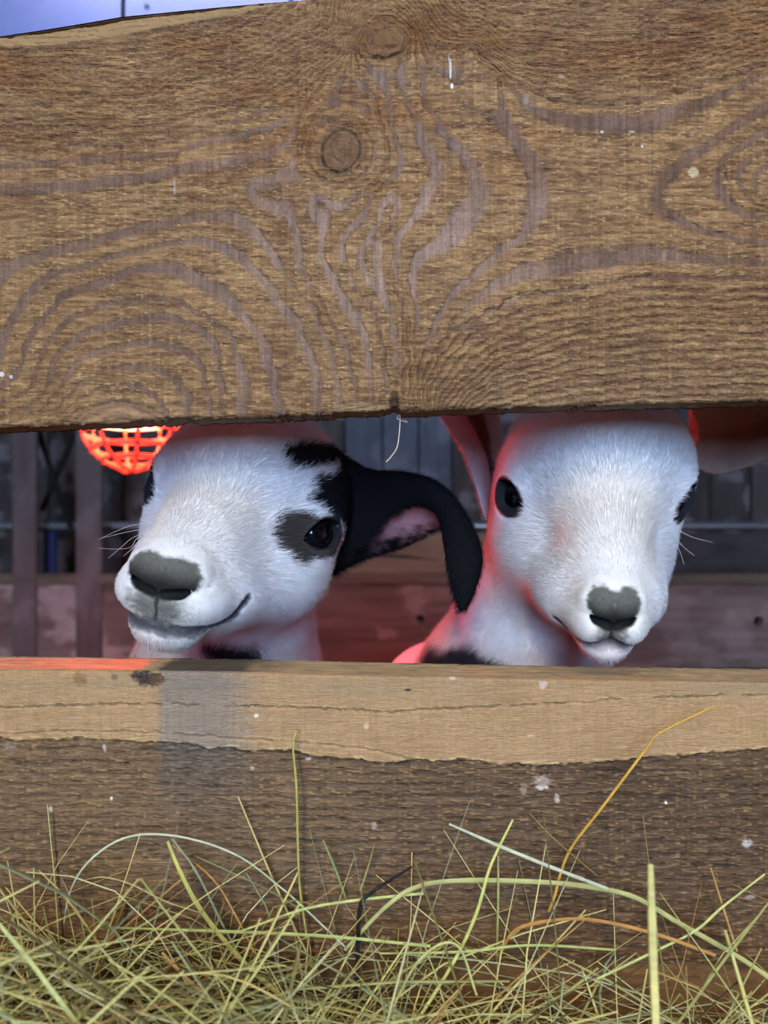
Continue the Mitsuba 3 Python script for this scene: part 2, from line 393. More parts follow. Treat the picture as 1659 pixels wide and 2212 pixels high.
# growth rings of the upper plank: ring number along a few measured ring lines of the board, in grain units
RINGS = [
    (0, [(112, 925), (150, 890), (200, 868), (250, 860), (300, 870), (330, 905), (345, 925)]),
    (-1.6, [(180, 925), (230, 905), (270, 910), (290, 925)]),
    (1, [(130, 900), (180, 845), (240, 825), (300, 825), (350, 850), (375, 900), (380, 925)]),
    (2, [(115, 900), (150, 840), (210, 800), (300, 785), (370, 800), (410, 850), (420, 905)]),
    (3, [(100, 880), (140, 800), (200, 755), (320, 725), (400, 745), (440, 800), (455, 880), (455, 915)]),
    (4, [(90, 830), (130, 745), (200, 700), (350, 670), (420, 695), (465, 740), (480, 820), (482, 905)]),
    (5, [(60, 830), (80, 780), (120, 700), (220, 650), (340, 636), (450, 670), (520, 750), (540, 840), (545, 905)]),
    (6, [(30, 800), (70, 700), (150, 620), (300, 570), (400, 565), (500, 620), (560, 700), (600, 790), (620, 900)]),
    (7, [(0, 720), (40, 640), (110, 585), (300, 530), (450, 505), (540, 550), (600, 620), (660, 720), (690, 800), (700, 890)]),
    (8, [(0, 560), (200, 505), (400, 460), (520, 455), (590, 530), (640, 610), (700, 690), (730, 790), (738, 890)]),
    (9, [(560, 410), (620, 405), (655, 490), (660, 560), (690, 650), (745, 740), (772, 820), (775, 890)]),
    (10, [(690, 425), (715, 480), (705, 540), (740, 620), (790, 700), (802, 760), (814, 880)]),
    (11, [(800, 430), (790, 480), (738, 525), (748, 590), (800, 640), (822, 720), (838, 800), (842, 880)]),
    (12, [(838, 440), (838, 520), (800, 560), (812, 610), (850, 680), (862, 780)]),
    (11, [(840, 210), (850, 270), (880, 340), (918, 352), (914, 420), (880, 470), (850, 500), (850, 600), (872, 740), (872, 860)]),
    (10, [(905, 190), (935, 260), (962, 310), (1000, 372), (1008, 400), (985, 440), (958, 490), (905, 530), (880, 560), (888, 650), (888, 760), (886, 860)]),
    (9, [(1000, 170), (1040, 245), (1090, 300), (1130, 370), (1142, 440), (1118, 500), (1062, 542), (1010, 590), (965, 650), (930, 710), (905, 810), (898, 880)]),
    (8.25, [(1240, 400), (1300, 340), (1300, 460), (1360, 400)]),
    (8, [(1060, 140), (1100, 195), (1140, 240), (1250, 292), (1400, 300), (1480, 262), (1600, 200), (1659, 168)]),
    (7, [(1040, 105), (1095, 165), (1180, 212), (1260, 227), (1400, 218), (1500, 190), (1659, 140)]),
    (3.5, [(1000, 80), (1100, 140), (1250, 166), (1450, 145), (1659, 90)]),
    (-1, [(960, 15), (1100, 80), (1280, 100), (1500, 75), (1659, 40)]),
    (-5, [(1100, 15), (1280, 36), (1500, 15), (1659, -15)]),
    (8, [(930, 780), (985, 690), (1100, 572), (1200, 545), (1300, 527), (1420, 522), (1500, 540), (1659, 562)]),
    (7, [(915, 840), (960, 760), (1010, 695), (1120, 640), (1250, 618), (1420, 592), (1659, 600)]),
    (5, [(945, 850), (1020, 748), (1150, 682), (1400, 642), (1659, 645)]),
    (1, [(985, 870), (1080, 790), (1250, 738), (1450, 715), (1659, 715)]),
    (-3, [(1030, 885), (1150, 832), (1350, 802), (1659, 790)]),
    (-6, [(1180, 885), (1350, 858), (1659, 850)]),
    (9, [(1659, 240), (1540, 320), (1450, 390), (1440, 440), (1500, 480), (1600, 510), (1659, 520)]),
    (10, [(1659, 300), (1600, 330), (1570, 370), (1566, 410), (1590, 442), (1659, 462)]),
    (12, [(1659, 370), (1640, 410), (1659, 430)]),
    (8, [(0, 432), (200, 412), (400, 382), (600, 340), (645, 300)]),
    (7, [(0, 372), (350, 342), (560, 292), (640, 240), (700, 160)]),
    (5, [(0, 300), (350, 290), (600, 212), (705, 130)]),
    (1, [(0, 232), (300, 242), (560, 170), (725, 72)]),
    (-3, [(0, 172), (300, 182), (560, 110), (700, 25)]),
    (-6.5, [(0, 122), (300, 126), (560, 60), (640, 0)]),
    (9, [(650, 340), (668, 265), (735, 222), (800, 228), (815, 300), (800, 390), (740, 412), (670, 395)]),
    (11, [(825, 150), (780, 130), (880, 130), (825, 40)]),
]


def _ring_field():
    from scipy.ndimage import map_coordinates
    pts, val = [], []
    for k, line in RINGS:
        q = np.array(line, float)
        seg = np.linalg.norm(np.diff(q, axis=0), axis=1)
        s = np.concatenate([[0], np.cumsum(seg)])
        t = np.linspace(0, s[-1], max(2, int(s[-1] / 55)) + 1)
        pts.append(np.stack([np.interp(t, s, q[:, 0]), np.interp(t, s, q[:, 1])], 1))
        val += [k] * len(t)
    pts = np.vstack(pts)
    tps = RBFInterpolator(pts / 100, np.array(val, float), kernel='thin_plate_spline', smoothing=.01)
    gu, gv = np.arange(-80, 1760, 10.0), np.arange(-60, 960, 10.0)
    A, B = np.meshgrid(gu, gv, indexing='ij')
    Z = tps(np.stack([A.ravel(), B.ravel()], 1) / 100).reshape(A.shape)

    def at(u, v):
        uu = np.clip(u, -70, 1740)
        vv = np.clip(v, -50, 940)
        return map_coordinates(Z, [(uu + 80) / 10, (vv + 60) / 10], order=1, mode='nearest') + (v - vv) * .05 + np.abs(u - uu) * .002
    return at


ring_field = _ring_field()


def upper_phi(u, v):
    wx = (n2(u / 75, v / 52, 6) - .5) * 16 + (n2(u / 26, v / 26, 3) - 0.5) * 9
    wy = (n2(u / 60, v / 60, 7) - .5) * 9 + (n2(u / 22, v / 16, 4) - 0.5) * 6
    phi = ring_field(u + wx, v + wy)
    r2 = np.hypot(u - 737 + wx * .7, v - 325 + wy * .7)
    phi = lerp(phi, 9 + (100 - r2) / 26, np.exp(-(r2 / 92) ** 6))
    r3 = np.hypot((u - 825 + wx * .6) / 1.5, v - 88 + wy * .6)
    return lerp(phi, 11 + (60 - r3) / 22, np.exp(-(r3 / 52) ** 4))


def upper_look(u, v):
    phi = upper_phi(u, v)
    gu = (upper_phi(u + 6, v) - phi) / 6
    gv = (upper_phi(u, v + 6) - phi) / 6
    dens = np.hypot(gu, gv)
    saw = n2(u / 2.4, v / 60, 51) * 0.5 + n2(u / 7.5, v / 170, 52) * 0.5
    phj = phi + (n2(u / 9, v / 5, 11) - 0.5) * np.clip(dens * 7, 0, .45) + (saw - .5) * np.clip(dens * 11, .0, .5)
    ring = np.floor(phj)
    fr = phj - ring
    cell = meshkit.noise(np.stack([ring * 1.37 + 50, ring * 0 + .5, ring * 0 + .5], -1), 21)
    wid = 0.40 + 0.35 * cell
    late = sstep(wid, wid + 0.14, fr) * (1 - sstep(0.90, 1.0, fr))
    ledge = np.exp(-((fr - 0.97) / 0.06) ** 2)
    sparse = 1 - sstep(0.020, 0.048, dens)
    fib = fibres(u, v, 31, 18, 2.6)
    big = f2(u / 260, v / 150, 4, 61)
    heart = np.exp(-((u - 820) / 330) ** 2 - ((v - 520) / 300) ** 2)
    early = lerp(lin(98, 66, 37), lin(153, 116, 72), np.clip(0.12 + 2.0 * (fib - 0.5) + 0.55 * big, 0, 1)[..., None])
    pale = np.clip(sparse * (.25 + .75 * heart + .5 * (n2(u / 60, v / 110, 64) - .4)), 0, 1)
    latec = lerp(lin(76, 48, 28), lin(138, 111, 93), pale[..., None])
    latec = latec * (0.66 + 0.68 * saw[..., None]) * (.9 + .2 * n2(u / 1.5, v / 40, 74))[..., None]
    col = lerp(early, latec, (late * lerp(0.55, 0.95, sparse) * (.55 + .6 * n2(u / 120, v / 60, 69)))[..., None])
    rag = np.clip(n2(u / 24, v / 14, 63) * 2.0 - .55, 0, 1)
    col = col * (1 - 0.5 * ledge * rag)[..., None]
    red = sstep(0.42, 0.72, f2(u / 220, v / 50, 3, 71)) * sstep(540, 200, v)
    col = col * lerp(np.ones(3), np.array([0.88, 0.74, 0.60]), red[..., None])
    grey = sstep(620, 860, v) * sstep(700, 1200, u)
    col = col * lerp(np.ones(3), np.array([.93, .985, 1.10]), grey[..., None])
    blot = f2(u / 90, v / 70, 4, 72)
    col = col * (0.80 + 0.40 * blot)[..., None]
    col = col * (0.78 + 0.44 * saw)[..., None] * (0.80 + 0.40 * n2(u / 3.4, v / 2.6, 65))[..., None]
    rough = (1 - late * sparse) * (.25 + .75 * sstep(.25, .55, f2(u / 150, v / 90, 3, 68))) * (1 - .55 * sstep(.03, .055, dens))
    dash = sstep(0.60, 0.80, n2(u / 11, v / 2.0, 66)) * rough
    hi = sstep(0.62, 0.84, n2(u / 9, v / 2.0, 70)) * rough
    col = col * (1 - 0.5 * dash)[..., None]
    col = lerp(col, lin(192, 156, 104), (.55 * hi)[..., None])
    # height in metres
    dense = sstep(.03, .055, dens)
    h = 0.00026 * (1 - late) * (0.35 + 0.65 * fib) + 0.00046 * (fib - .5) * rough + 0.00018 * (saw - .5)
    h = h - 0.00026 * ledge * rag - 0.00026 * dash + .00018 * hi + 0.0010 * (f2(u / 300, v / 300, 2, 67) - .5)
    h = h + dense * .00030 * (np.sin(fr * 2 * np.pi) * (.4 + 1.2 * saw)) * sstep(300, 900, u * (v > 430) + 900 * (v <= 430))
    comb = n2(u / 5.0, v / 240, 73) - .5
    h = h + dense * .00034 * comb * sstep(430, 640, v)
    col = col * (1 + .34 * dense * comb * sstep(430, 640, v))[..., None]
    # deep tears along a few ring borders
    for pts, wd in (([(1040, 120), (1095, 165), (1180, 212), (1250, 227), (1340, 225), (1430, 208), (1540, 180), (1659, 140)], 2.0),
                    ([(1570, 360), (1572, 415), (1590, 440), (1640, 458), (1665, 460)], 3.0),
                    ([(920, 760), (1010, 695), (1120, 640), (1250, 622), (1420, 590)], 2.0),
                    ([(1430, 470), (1500, 485), (1560, 500)], 1.6)):
        jit = (n2(u / 14, v / 14, 77) - .5) * 12
        d = dist_line(u + jit, v + jit, pts)
        k = np.exp(-(d / wd) ** 2) * sstep(.2, .5, n2(u / 40, v / 9, 78))
        col = col * (1 - 0.62 * k)[..., None]
        h = h - 0.0005 * k
    # knots
    a = np.arctan2(v - 325, u - 737)
    r2 = np.hypot(u - 737, v - 325) * (1 + 0.08 * np.sin(2 * a + .6) + .10 * (f2(3 + np.cos(a) * 1.3, 3 + np.sin(a) * 1.3, 3, 80) - .5))
    core = 1 - sstep(38, 42, r2)
    cc = lerp(lin(78, 52, 30), lin(124, 90, 56), (f2(u / 9, v / 14, 3, 81))[..., None])
    col = lerp(col, cc, core[..., None])
    rim = np.exp(-((r2 - 43) / 2.6) ** 2) * sstep(.15, .5, n2(u / 16, v / 16, 82) + .25 * np.abs(np.sin(a)))
    col = col * (1 - .72 * rim)[..., None]
    h = h - 0.0006 * rim + core * 0.0003 * (f2(u / 8, v / 8, 2, 83) - .5)
    a = np.arctan2((v - 88) * 1.5, u - 825)
    r3 = np.hypot((u - 825) / 1.45, v - 88) * (1 + .12 * np.sin(3 * a + 1))
    core = 1 - sstep(30, 52, r3)
    cc = lerp(lin(70, 44, 24), lin(132, 94, 54), (f2(u / 22 + v / 60, v / 9, 3, 84))[..., None])
    col = lerp(col, cc, core[..., None] * .9)
    d = dist_line(u, v, [(780, 122), (830, 126), (868, 112), (884, 92)])
    k = np.exp(-(d / 2.2) ** 2) + .8 * np.exp(-((r3 - 46) / 5) ** 2) * sstep(.5, .8, n2(u / 12, v / 12, 85)) + np.exp(-(np.hypot(u - 790, v - 100) / 14) ** 2) * sstep(.4, .7, n2(u / 5, v / 5, 86))
    k = np.clip(k, 0, 1)
    col = col * (1 - .6 * k)[..., None]
    h = h - 0.0006 * k
    # the knot cut by the lower edge
    r1 = np.hypot((u - 262) / 1.25, v - 968)
    core = 1 - sstep(96, 102, r1)
    cc = lerp(lin(120, 86, 58), lin(158, 122, 84), (.5 + .5 * np.sin(r1 / 3.2 + 3 * n2(u / 30, v / 30, 87)))[..., None]) * (0.8 + .3 * n2(u / 22, v / 200, 88))[..., None]
    col = lerp(col, cc, core[..., None] * .8)
    col = col * (1 - .35 * np.exp(-((r1 - 100) / 4) ** 2))[..., None]
    # pale sapwood along the wany upper left edge
    wl = curve([(-1700, 230), (0, 102), (120, 98), (220, 84), (400, 52), (520, 30), (620, 6), (700, -30)])(u) + (f2(u / 40, v / 8, 2, 91) - .5) * 8
    sap = sstep(wl + 3, wl - 3, v)
    col = lerp(col, lin(150, 118, 76) * (0.9 + .2 * fib)[..., None], sap[..., None] * .9)
    col = col * (1 - .4 * np.exp(-((v - wl) / 3.0) ** 2) * sstep(.25, .6, n2(u / 25, v / 25, 92)) * (u < 640))[..., None]
    h = h - sap * np.clip(wl - v, 0, 60) * G * 0.35
    # splintered patch on the lower edge and the chip beside it
    sp = sstep(700, 760, u) * (1 - sstep(846, 852, u)) * sstep(862, 884, v + (n2(u / 30, v / 7, 93) - .5) * 16)
    spf = n2(u / 28 + v / 40, v / 2.6 + u / 36, 94)
    col = lerp(col, lerp(lin(64, 48, 32), lin(168, 134, 88), spf[..., None]), sp[..., None] * .85)
    h = h + sp * (0.0007 * (spf - .6) - 0.0006)
    hole = np.exp(-(np.hypot((u - 852) / 10, (v - 868) / 20)) ** 4) * sstep(.25, .5, n2(u / 9, v / 6, 95) + .25)
    col = col * (1 - .8 * hole)[..., None]
    h = h - .002 * hole
    # crumbling bark along the lower edge
    eb = bot_line(u) - v
    bark = sstep(9, 3, eb + (n2(u / 12, v / 5, 96) - .5) * 12) * np.clip(.35 + np.exp(-((u - 385) / 60) ** 2) + .4 * n2(u / 60, v * 0, 97), 0, 1)
    col = col * (1 - .6 * bark)[..., None]
    h = h - .0008 * bark
    # old drips and specks
    for x, y, a_, b_, c, w in ((1497, 372, 12, 12, (178, 158, 118), 1), (973, 150, 3, 22, (214, 208, 196), .8), (970, 128, 2, 10, (190, 180, 170), .8), (976, 186, 3, 7, (230, 226, 215), .9),
                               (4, 808, 6, 6, (205, 195, 180), .9), (24, 814, 4, 4, (205, 195, 180), .7), (1300, 285, 4, 3, (205, 195, 180), .8),
                               (1387, 316, 3, 3, (220, 215, 205), .9), (1365, 284, 8, 3, (180, 170, 160), .6), (377, 405, 3, 16, (176, 168, 160), .5), (1137, 217, 6, 10, (160, 140, 120), .5), (1212, 165, 8, 6, (170, 150, 120), .5)):
        k = w * (1 - sstep(.75, 1.1, np.hypot((u - x) / a_, (v - y) / b_) + .35 * (n2(u / 5, v / 5, 98) - .5)))
        col = lerp(col, lin(*c), k[..., None])
    return col, h


def upper_rim(u, w, side):
    if w is None:
        return np.broadcast_to(lin(120, 84, 48), u.shape + (3,))
    fib = fibres(u, w * 140, 101, 22, 3)
    c = lerp(lin(80, 60, 40), lin(140, 108, 70), fib[..., None])
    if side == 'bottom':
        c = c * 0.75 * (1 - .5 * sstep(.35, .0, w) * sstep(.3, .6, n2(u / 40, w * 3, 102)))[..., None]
    return c


X, F, C = board('upper', COLS, top_u, bot_u, 0.018, 452, upper_look, upper_rim, seed=3)
put('fence_plank', (X, F), 'mat_vertex_wood', 'wide rough-sawn brown plank with knots and swirling grain above the goats', 'plank', 'planks of the fence', smooth=True, color=C)

# --- lower plank
top_l = curve([(-1700, 1436), (0, 1445), (280, 1448), (520, 1451), (830, 1459), (1130, 1465), (1659, 1473), (3400, 1490)])
bot_l = curve([(-1700, 2040), (0, 2062), (830, 2076), (1659, 2088), (3400, 2110)])
band = [(-1700, 1590), (0, 1598), (150, 1594), (330, 1602), (450, 1612), (600, 1622), (830, 1647), (1000, 1640), (1150, 1656), (1300, 1648), (1450, 1632), (1659, 1618), (3400, 1600)]
crack1 = [(-60, 1530), (0, 1528), (280, 1520), (450, 1520), (640, 1527), (730, 1531), (830, 1537), (900, 1532), (1000, 1528), (1150, 1522), (1300, 1511), (1500, 1503), (1720, 1498)]
crack2 = [(-60, 1588), (0, 1585), (150, 1578), (330, 1580), (420, 1586), (480, 1591), (700, 1606), (830, 1622), (900, 1640)]


def lower_look(u, v):
    jb = (n2(u / 45, v * 0, 201) - .5) * 12 + (f2(u / 11, v / 9, 3, 202) - .5) * 12
    b = curve(band)(u) + jb
    pale = sstep(2.5, -2.5, v - b)
    fib = fibres(u, v, 211, 20, 2.3)
    saw = n2(u / 5, v / 120, 212)
    big = f2(u / 220, v / 90, 4, 213)
    c1 = lerp(lin(138, 104, 66), lin(178, 142, 98), np.clip(.3 + .7 * (fib - .5) + .4 * big + .25 * (saw - .5), 0, 1)[..., None])
    greyer = sstep(.4, .7, f2(u / 300, v / 40, 3, 214)) * sstep(1530, 1480, v)
    c1 = lerp(c1, lin(140, 118, 84), greyer[..., None] * .7)
    wv = v + (f2(u / 130, v / 60, 3, 215) - .5) * 40 + 26 * np.exp(-((u - 330) / 240) ** 2) * sstep(1700, 1950, v)
    ring = wv / 25.0
    fr = ring - np.floor(ring)
    late = sstep(.5, .8, fr) * (1 - sstep(.9, 1, fr))
    left = 1 - sstep(300, 1300, u)
    base = lerp(lin(74, 53, 34), lin(116, 89, 58), (np.clip(.2 + .55 * left + .35 * (big - .3), 0, 1))[..., None])
    c2 = base * (0.30 + 1.4 * fib)[..., None] * (1 - .38 * late * sstep(.2, .6, f2(u / 150, v / 50, 2, 216)))[..., None]
    orange = sstep(1880, 2080, v)
    c2 = c2 * lerp(np.ones(3), np.array([1.12, .92, .62]), orange[..., None])
    redp = sstep(.5, .8, f2(u / 70, v / 120, 3, 217)) * sstep(240, 60, u) * sstep(1760, 1860, v)
    c2 = lerp(c2, lin(88, 50, 38), redp[..., None] * .7)
    tear = sstep(.56, .78, n2(u / 13, v / 2.2, 218))
    hil = sstep(.64, .86, n2(u / 12, v / 2.4 + .4, 219))
    c2 = c2 * (1 - .5 * tear)[..., None]
    c2 = lerp(c2, lin(170, 132, 84), (hil * .4)[..., None])
    col = lerp(c2, c1, pale[..., None])
    col = col * (.88 + .24 * n2(u / 3, v / 3, 220))[..., None]
    h = 0.0009 * pale + (1 - pale) * (0.00045 * (fib - .5) * 1.6 - .0004 * tear + .0004 * hil - .0004 * late) + pale * .00012 * (fib - .5) + .0010 * (f2(u / 260, v / 200, 2, 221) - .5)
    edge = np.exp(-((v - b - 2) / 4.5) ** 2)
    rag = sstep(.35, .65, n2(u / 10 + v / 9, v / 3.2, 222))
    col = col * (1 - .68 * edge * rag)[..., None]
    col = lerp(col, lin(206, 170, 112), (np.exp(-((v - b + 5) / 4) ** 2) * sstep(.45, .75, n2(u / 15, v / 3, 223)) * .8)[..., None])
    h = h - .0006 * edge * rag
    jit = (n2(u / 24, v * 0, 224) - .5) * 8 + (n2(u / 7, v / 7, 225) - .5) * 5
    for pts, wd, st in ((crack1, 2.0, .62), (crack2, 1.6, .5)):
        d = dist_line(u, v + jit, pts)
        k = np.exp(-(d / wd) ** 2) * sstep(.12, .4, n2(u / 26, v / 9, 226))
        col = col * (1 - st * k)[..., None]
        h = h - .0005 * k
        col = lerp(col, lin(212, 176, 120), (np.exp(-((d - 4.5) / 2) ** 2) * .3 * sstep(.4, .7, n2(u / 13, v / 5, 227)))[..., None])
    # greyer, darker band running down under the left goat
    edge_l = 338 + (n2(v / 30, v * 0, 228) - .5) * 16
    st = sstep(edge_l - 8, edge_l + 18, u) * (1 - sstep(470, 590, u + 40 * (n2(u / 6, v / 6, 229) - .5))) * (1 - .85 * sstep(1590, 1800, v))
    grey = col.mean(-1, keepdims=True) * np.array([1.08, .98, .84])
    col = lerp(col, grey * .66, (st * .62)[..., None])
    # dirt and knots near the upper edge
    for x, y, a_, b_, c, w in ((322, 1466, 34, 16, (36, 26, 20), .9), (300, 1458, 26, 9, (38, 28, 22), .9), (175, 1466, 18, 16, (120, 82, 36), .6), (248, 1463, 9, 9, (92, 82, 62), .8), (340, 1470, 14, 12, (92, 56, 24), .7),
                               (882, 1489, 8, 2.5, (30, 22, 18), .95), (1171, 1479, 10, 11, (206, 186, 164), .6), (1208, 1475, 12, 8, (136, 124, 100), .5), (935, 1446, 5, 4, (225, 215, 190), .9), (978, 1464, 10, 5, (205, 190, 160), .7),
                               (1172, 1690, 20, 17, (172, 148, 128), .75), (1170, 1702, 16, 5, (205, 190, 178), .7), (1131, 1706, 8, 15, (150, 128, 106), .7), (1204, 1725, 6, 11, (186, 164, 146), .75), (1438, 1734, 4, 4, (226, 216, 205), .9), (1614, 1822, 12, 10, (186, 174, 164), .8), (1620, 1938, 12, 5, (180, 164, 146), .6),
                               (225, 1616, 5, 9, (200, 186, 170), .6), (20, 1612, 20, 8, (160, 140, 120), .5), (667, 1640, 8, 4, (200, 190, 178), .6), (545, 1659, 5, 6, (190, 176, 160), .6), (555, 1545, 6, 4, (222, 206, 168), .8), (792, 1567, 6, 9, (205, 180, 130), .7), (808, 1785, 6, 10, (170, 150, 130), .6), (110, 1748, 5, 6, (200, 186, 176), .7), (1145, 1588, 9, 3, (205, 186, 150), .6), (240, 1725, 3, 3, (220, 206, 190), .8)):
        k = w * (1 - sstep(.55, 1.15, np.hypot((u - x) / a_, (v - y) / b_) + .8 * (n2(u / 6, v / 5, 230) - .5)))
        col = lerp(col, lin(*c), np.clip(k, 0, 1)[..., None])
    return col, h


def lower_rim(u, w, side):
    if w is None:
        return np.broadcast_to(lin(110, 80, 48), u.shape + (3,))
    fib = fibres(u, w * 150, 241, 26, 3)
    c = lerp(lin(120, 94, 64), lin(196, 166, 122), fib[..., None])
    if side == 'top':
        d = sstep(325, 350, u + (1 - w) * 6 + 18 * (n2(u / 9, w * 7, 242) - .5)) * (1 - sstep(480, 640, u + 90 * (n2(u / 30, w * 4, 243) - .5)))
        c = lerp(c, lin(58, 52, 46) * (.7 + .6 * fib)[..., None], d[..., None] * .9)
        chin_shade = np.exp(-(((u - 1330) / 110) ** 2)) * sstep(.15, .5, w)  # shade under the right kid's chin, put into the colour
        c = lerp(c, lin(80, 70, 58), chin_shade[..., None] * .6)
        k = sstep(.8, .9, n2(u / 12, w * 9, 244)) * .5
        c = lerp(c, lin(214, 196, 160), k[..., None])
    return c


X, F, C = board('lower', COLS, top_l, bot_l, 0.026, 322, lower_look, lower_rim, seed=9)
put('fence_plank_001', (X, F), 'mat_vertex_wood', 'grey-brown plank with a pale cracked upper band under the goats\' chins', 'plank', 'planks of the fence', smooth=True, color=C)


# --- the board behind the hay, set back a little
def third_look(u, v):
    fib = fibres(u, v, 261, 26, 3)
    c = lerp(lin(84, 54, 26), lin(148, 104, 56), np.clip(fib * .9 + .3 * (f2(u / 200, v / 60, 3, 262) - .5), 0, 1)[..., None])
    return c, .0005 * (fib - .5)


X, F, C = board('third', np.arange(-1700, 3400, 8.0), curve([(-1700, 2046), (0, 2068), (830, 2081), (1659, 2093), (3400, 2116)]), curve([(-1700, 3060), (3400, 3060)]), 0.024, 130, third_look, upper_rim, y0=0.009, seed=15)
put('fence_plank_002', (X, F), 'mat_vertex_wood', 'orange-brown lowest plank set back behind the hay', 'plank', 'planks of the fence', smooth=True, color=C)
for i, x in enumerate((-0.44, 0.44)):
    put('fence_post' + ('' if i == 0 else '_%03d' % i), box(x - .03, x + .03, .034, .094, 0, .62, .003), 'mat_frame', 'square wooden post behind the plank ends at the %s' % ('left', 'right')[i], 'post')

# ------------------------------------------------------------------ the goat kids: one implicit surface each, meshed by surface nets
def smin(a, b, k):
    h = np.clip(0.5 + 0.5 * (b - a) / k, 0, 1)
    return b * (1 - h) + a * h - k * h * (1 - h)


def smax(a, b, k):
    return -smin(-a, -b, k)


def ell(p, c, r, rot=None):
    q = p - np.asarray(c, np.float32)
    if rot is not None:
        q = q @ rot.astype(np.float32)
    r = np.asarray(r, np.float32)
    k0 = np.linalg.norm(q / r, axis=1)
    k1 = np.linalg.norm(q / (r * r), axis=1)
    return k0 * (k0 - 1) / np.maximum(k1, 1e-6)


def cone(p, a, b, ra, rb):
    a, b = np.asarray(a, np.float32), np.asarray(b, np.float32)
    ab = b - a
    t = np.clip(((p - a) @ ab) / (ab @ ab), 0, 1)
    return np.linalg.norm(p - a - t[:, None] * ab, axis=1) - (ra + (rb - ra) * t)


def chain(p, pts, r):
    d = None
    r = np.broadcast_to(r, (len(pts),))
    for i in range(len(pts) - 1):
        e = cone(p, pts[i], pts[i + 1], r[i], r[i + 1])
        d = e if d is None else np.minimum(d, e)
    return d


def surface_net(fn, xs, ys, zs, block=8):
    """The zero surface of fn on a rectilinear grid; blocks far from the surface are skipped."""
    nx, ny, nz = len(xs), len(ys), len(zs)
    val = np.full((nx, ny, nz), 1.0, np.float32)
    bs = []
    for i in range(0, nx, block):
        for j in range(0, ny, block):
            for k in range(0, nz, block):
                bs.append((i, min(i + block, nx), j, min(j + block, ny), k, min(k + block, nz)))
    bs = np.array(bs)
    lo = np.stack([xs[bs[:, 0]], ys[bs[:, 2]], zs[bs[:, 4]]], 1)
    hi = np.stack([xs[np.minimum(bs[:, 1], nx - 1)], ys[np.minimum(bs[:, 3], ny - 1)], zs[np.minimum(bs[:, 5], nz - 1)]], 1)
    d = fn(((lo + hi) / 2).astype(np.float32))
    rad = np.linalg.norm(hi - lo, axis=1) * .5
    keep = np.abs(d) < rad * 1.5 + .008
    for q, dd in zip(bs[~keep], d[~keep]):
        val[q[0]:q[1], q[2]:q[3], q[4]:q[5]] = dd
    for c in range(0, keep.sum(), 400):
        part = bs[keep][c:c + 400]
        pts = [np.stack(np.meshgrid(xs[q[0]:q[1]], ys[q[2]:q[3]], zs[q[4]:q[5]], indexing='ij'), -1).reshape(-1, 3) for q in part]
        v = fn(np.vstack(pts).astype(np.float32))
        at = 0
        for q, p in zip(part, pts):
            val[q[0]:q[1], q[2]:q[3], q[4]:q[5]] = v[at:at + len(p)].reshape(q[1] - q[0], q[3] - q[2], q[5] - q[4])
            at += len(p)
    s = val < 0
    cs = sum(s[a:nx - 1 + a, b:ny - 1 + b, c:nz - 1 + c].astype(np.int8) for a in (0, 1) for b in (0, 1) for c in (0, 1))
    ci, cj, ck = np.nonzero((cs > 0) & (cs < 8))
    index = np.full((nx - 1, ny - 1, nz - 1), -1, np.int32)
    index[ci, cj, ck] = np.arange(len(ci))
    acc, cnt = np.zeros((len(ci), 3)), np.zeros(len(ci))
    grid = (xs, ys, zs)
    corners = [(a, b, c) for a in (0, 1) for b in (0, 1) for c in (0, 1)]
    for ax in range(3):
        for cr in corners:
            if cr[ax]:
                continue
            c2 = list(cr)
            c2[ax] = 1
            v0 = val[ci + cr[0], cj + cr[1], ck + cr[2]]
            v1 = val[ci + c2[0], cj + c2[1], ck + c2[2]]
            m = (v0 < 0) != (v1 < 0)
            t = np.where(m, v0 / np.where(m, v0 - v1, 1), 0)
            pos = np.stack([xs[ci + cr[0]], ys[cj + cr[1]], zs[ck + cr[2]]], 1)
            g = grid[ax]
            ii = (ci, cj, ck)[ax]
            pos[:, ax] = g[ii] + t * (g[ii + 1] - g[ii])
            acc[m] += pos[m]
            cnt[m] += 1
    V = acc / cnt[:, None]
    F = []
    for ax in range(3):
        o1, o2 = (ax + 1) % 3, (ax + 2) % 3
        sl0, sl1 = [slice(None)] * 3, [slice(None)] * 3
        sl0[ax], sl1[ax] = slice(0, -1), slice(1, None)
        diff = s[tuple(sl0)] != s[tuple(sl1)]
        e = np.array(np.nonzero(diff))
        ok = (e[o1] > 0) & (e[o2] > 0) & (e[o1] < (nx, ny, nz)[o1] - 1) & (e[o2] < (nx, ny, nz)[o2] - 1)
        e = e[:, ok]
        inside0 = s[tuple(e)]

        def cell(d1, d2):
            q = e.copy()
            q[o1] -= d1
            q[o2] -= d2
            return index[tuple(q)]
        a, b, c, d = cell(0, 0), cell(1, 0), cell(1, 1), cell(0, 1)
        quad = np.stack([a, b, c, d], 1)
        quad = np.where(inside0[:, None], quad, quad[:, ::-1])
        F += [quad[:, [0, 1, 2]], quad[:, [0, 2, 3]]]
    return V, np.vstack(F)


def gradient(fn, p, e=4e-4):
    p = p.astype(np.float32)
    g = np.stack([fn(p + np.eye(3, dtype=np.float32)[k] * e) - fn(p - np.eye(3, dtype=np.float32)[k] * e) for k in range(3)], 1)
    return g / (np.linalg.norm(g, axis=1, keepdims=True) + 1e-12)


def axis(parts):
    """Grid coordinates from (start, end, step) runs."""
    out = [np.arange(a, b - 1e-9, s) for a, b, s in parts]
    return np.concatenate(out + [[parts[-1][1]]])


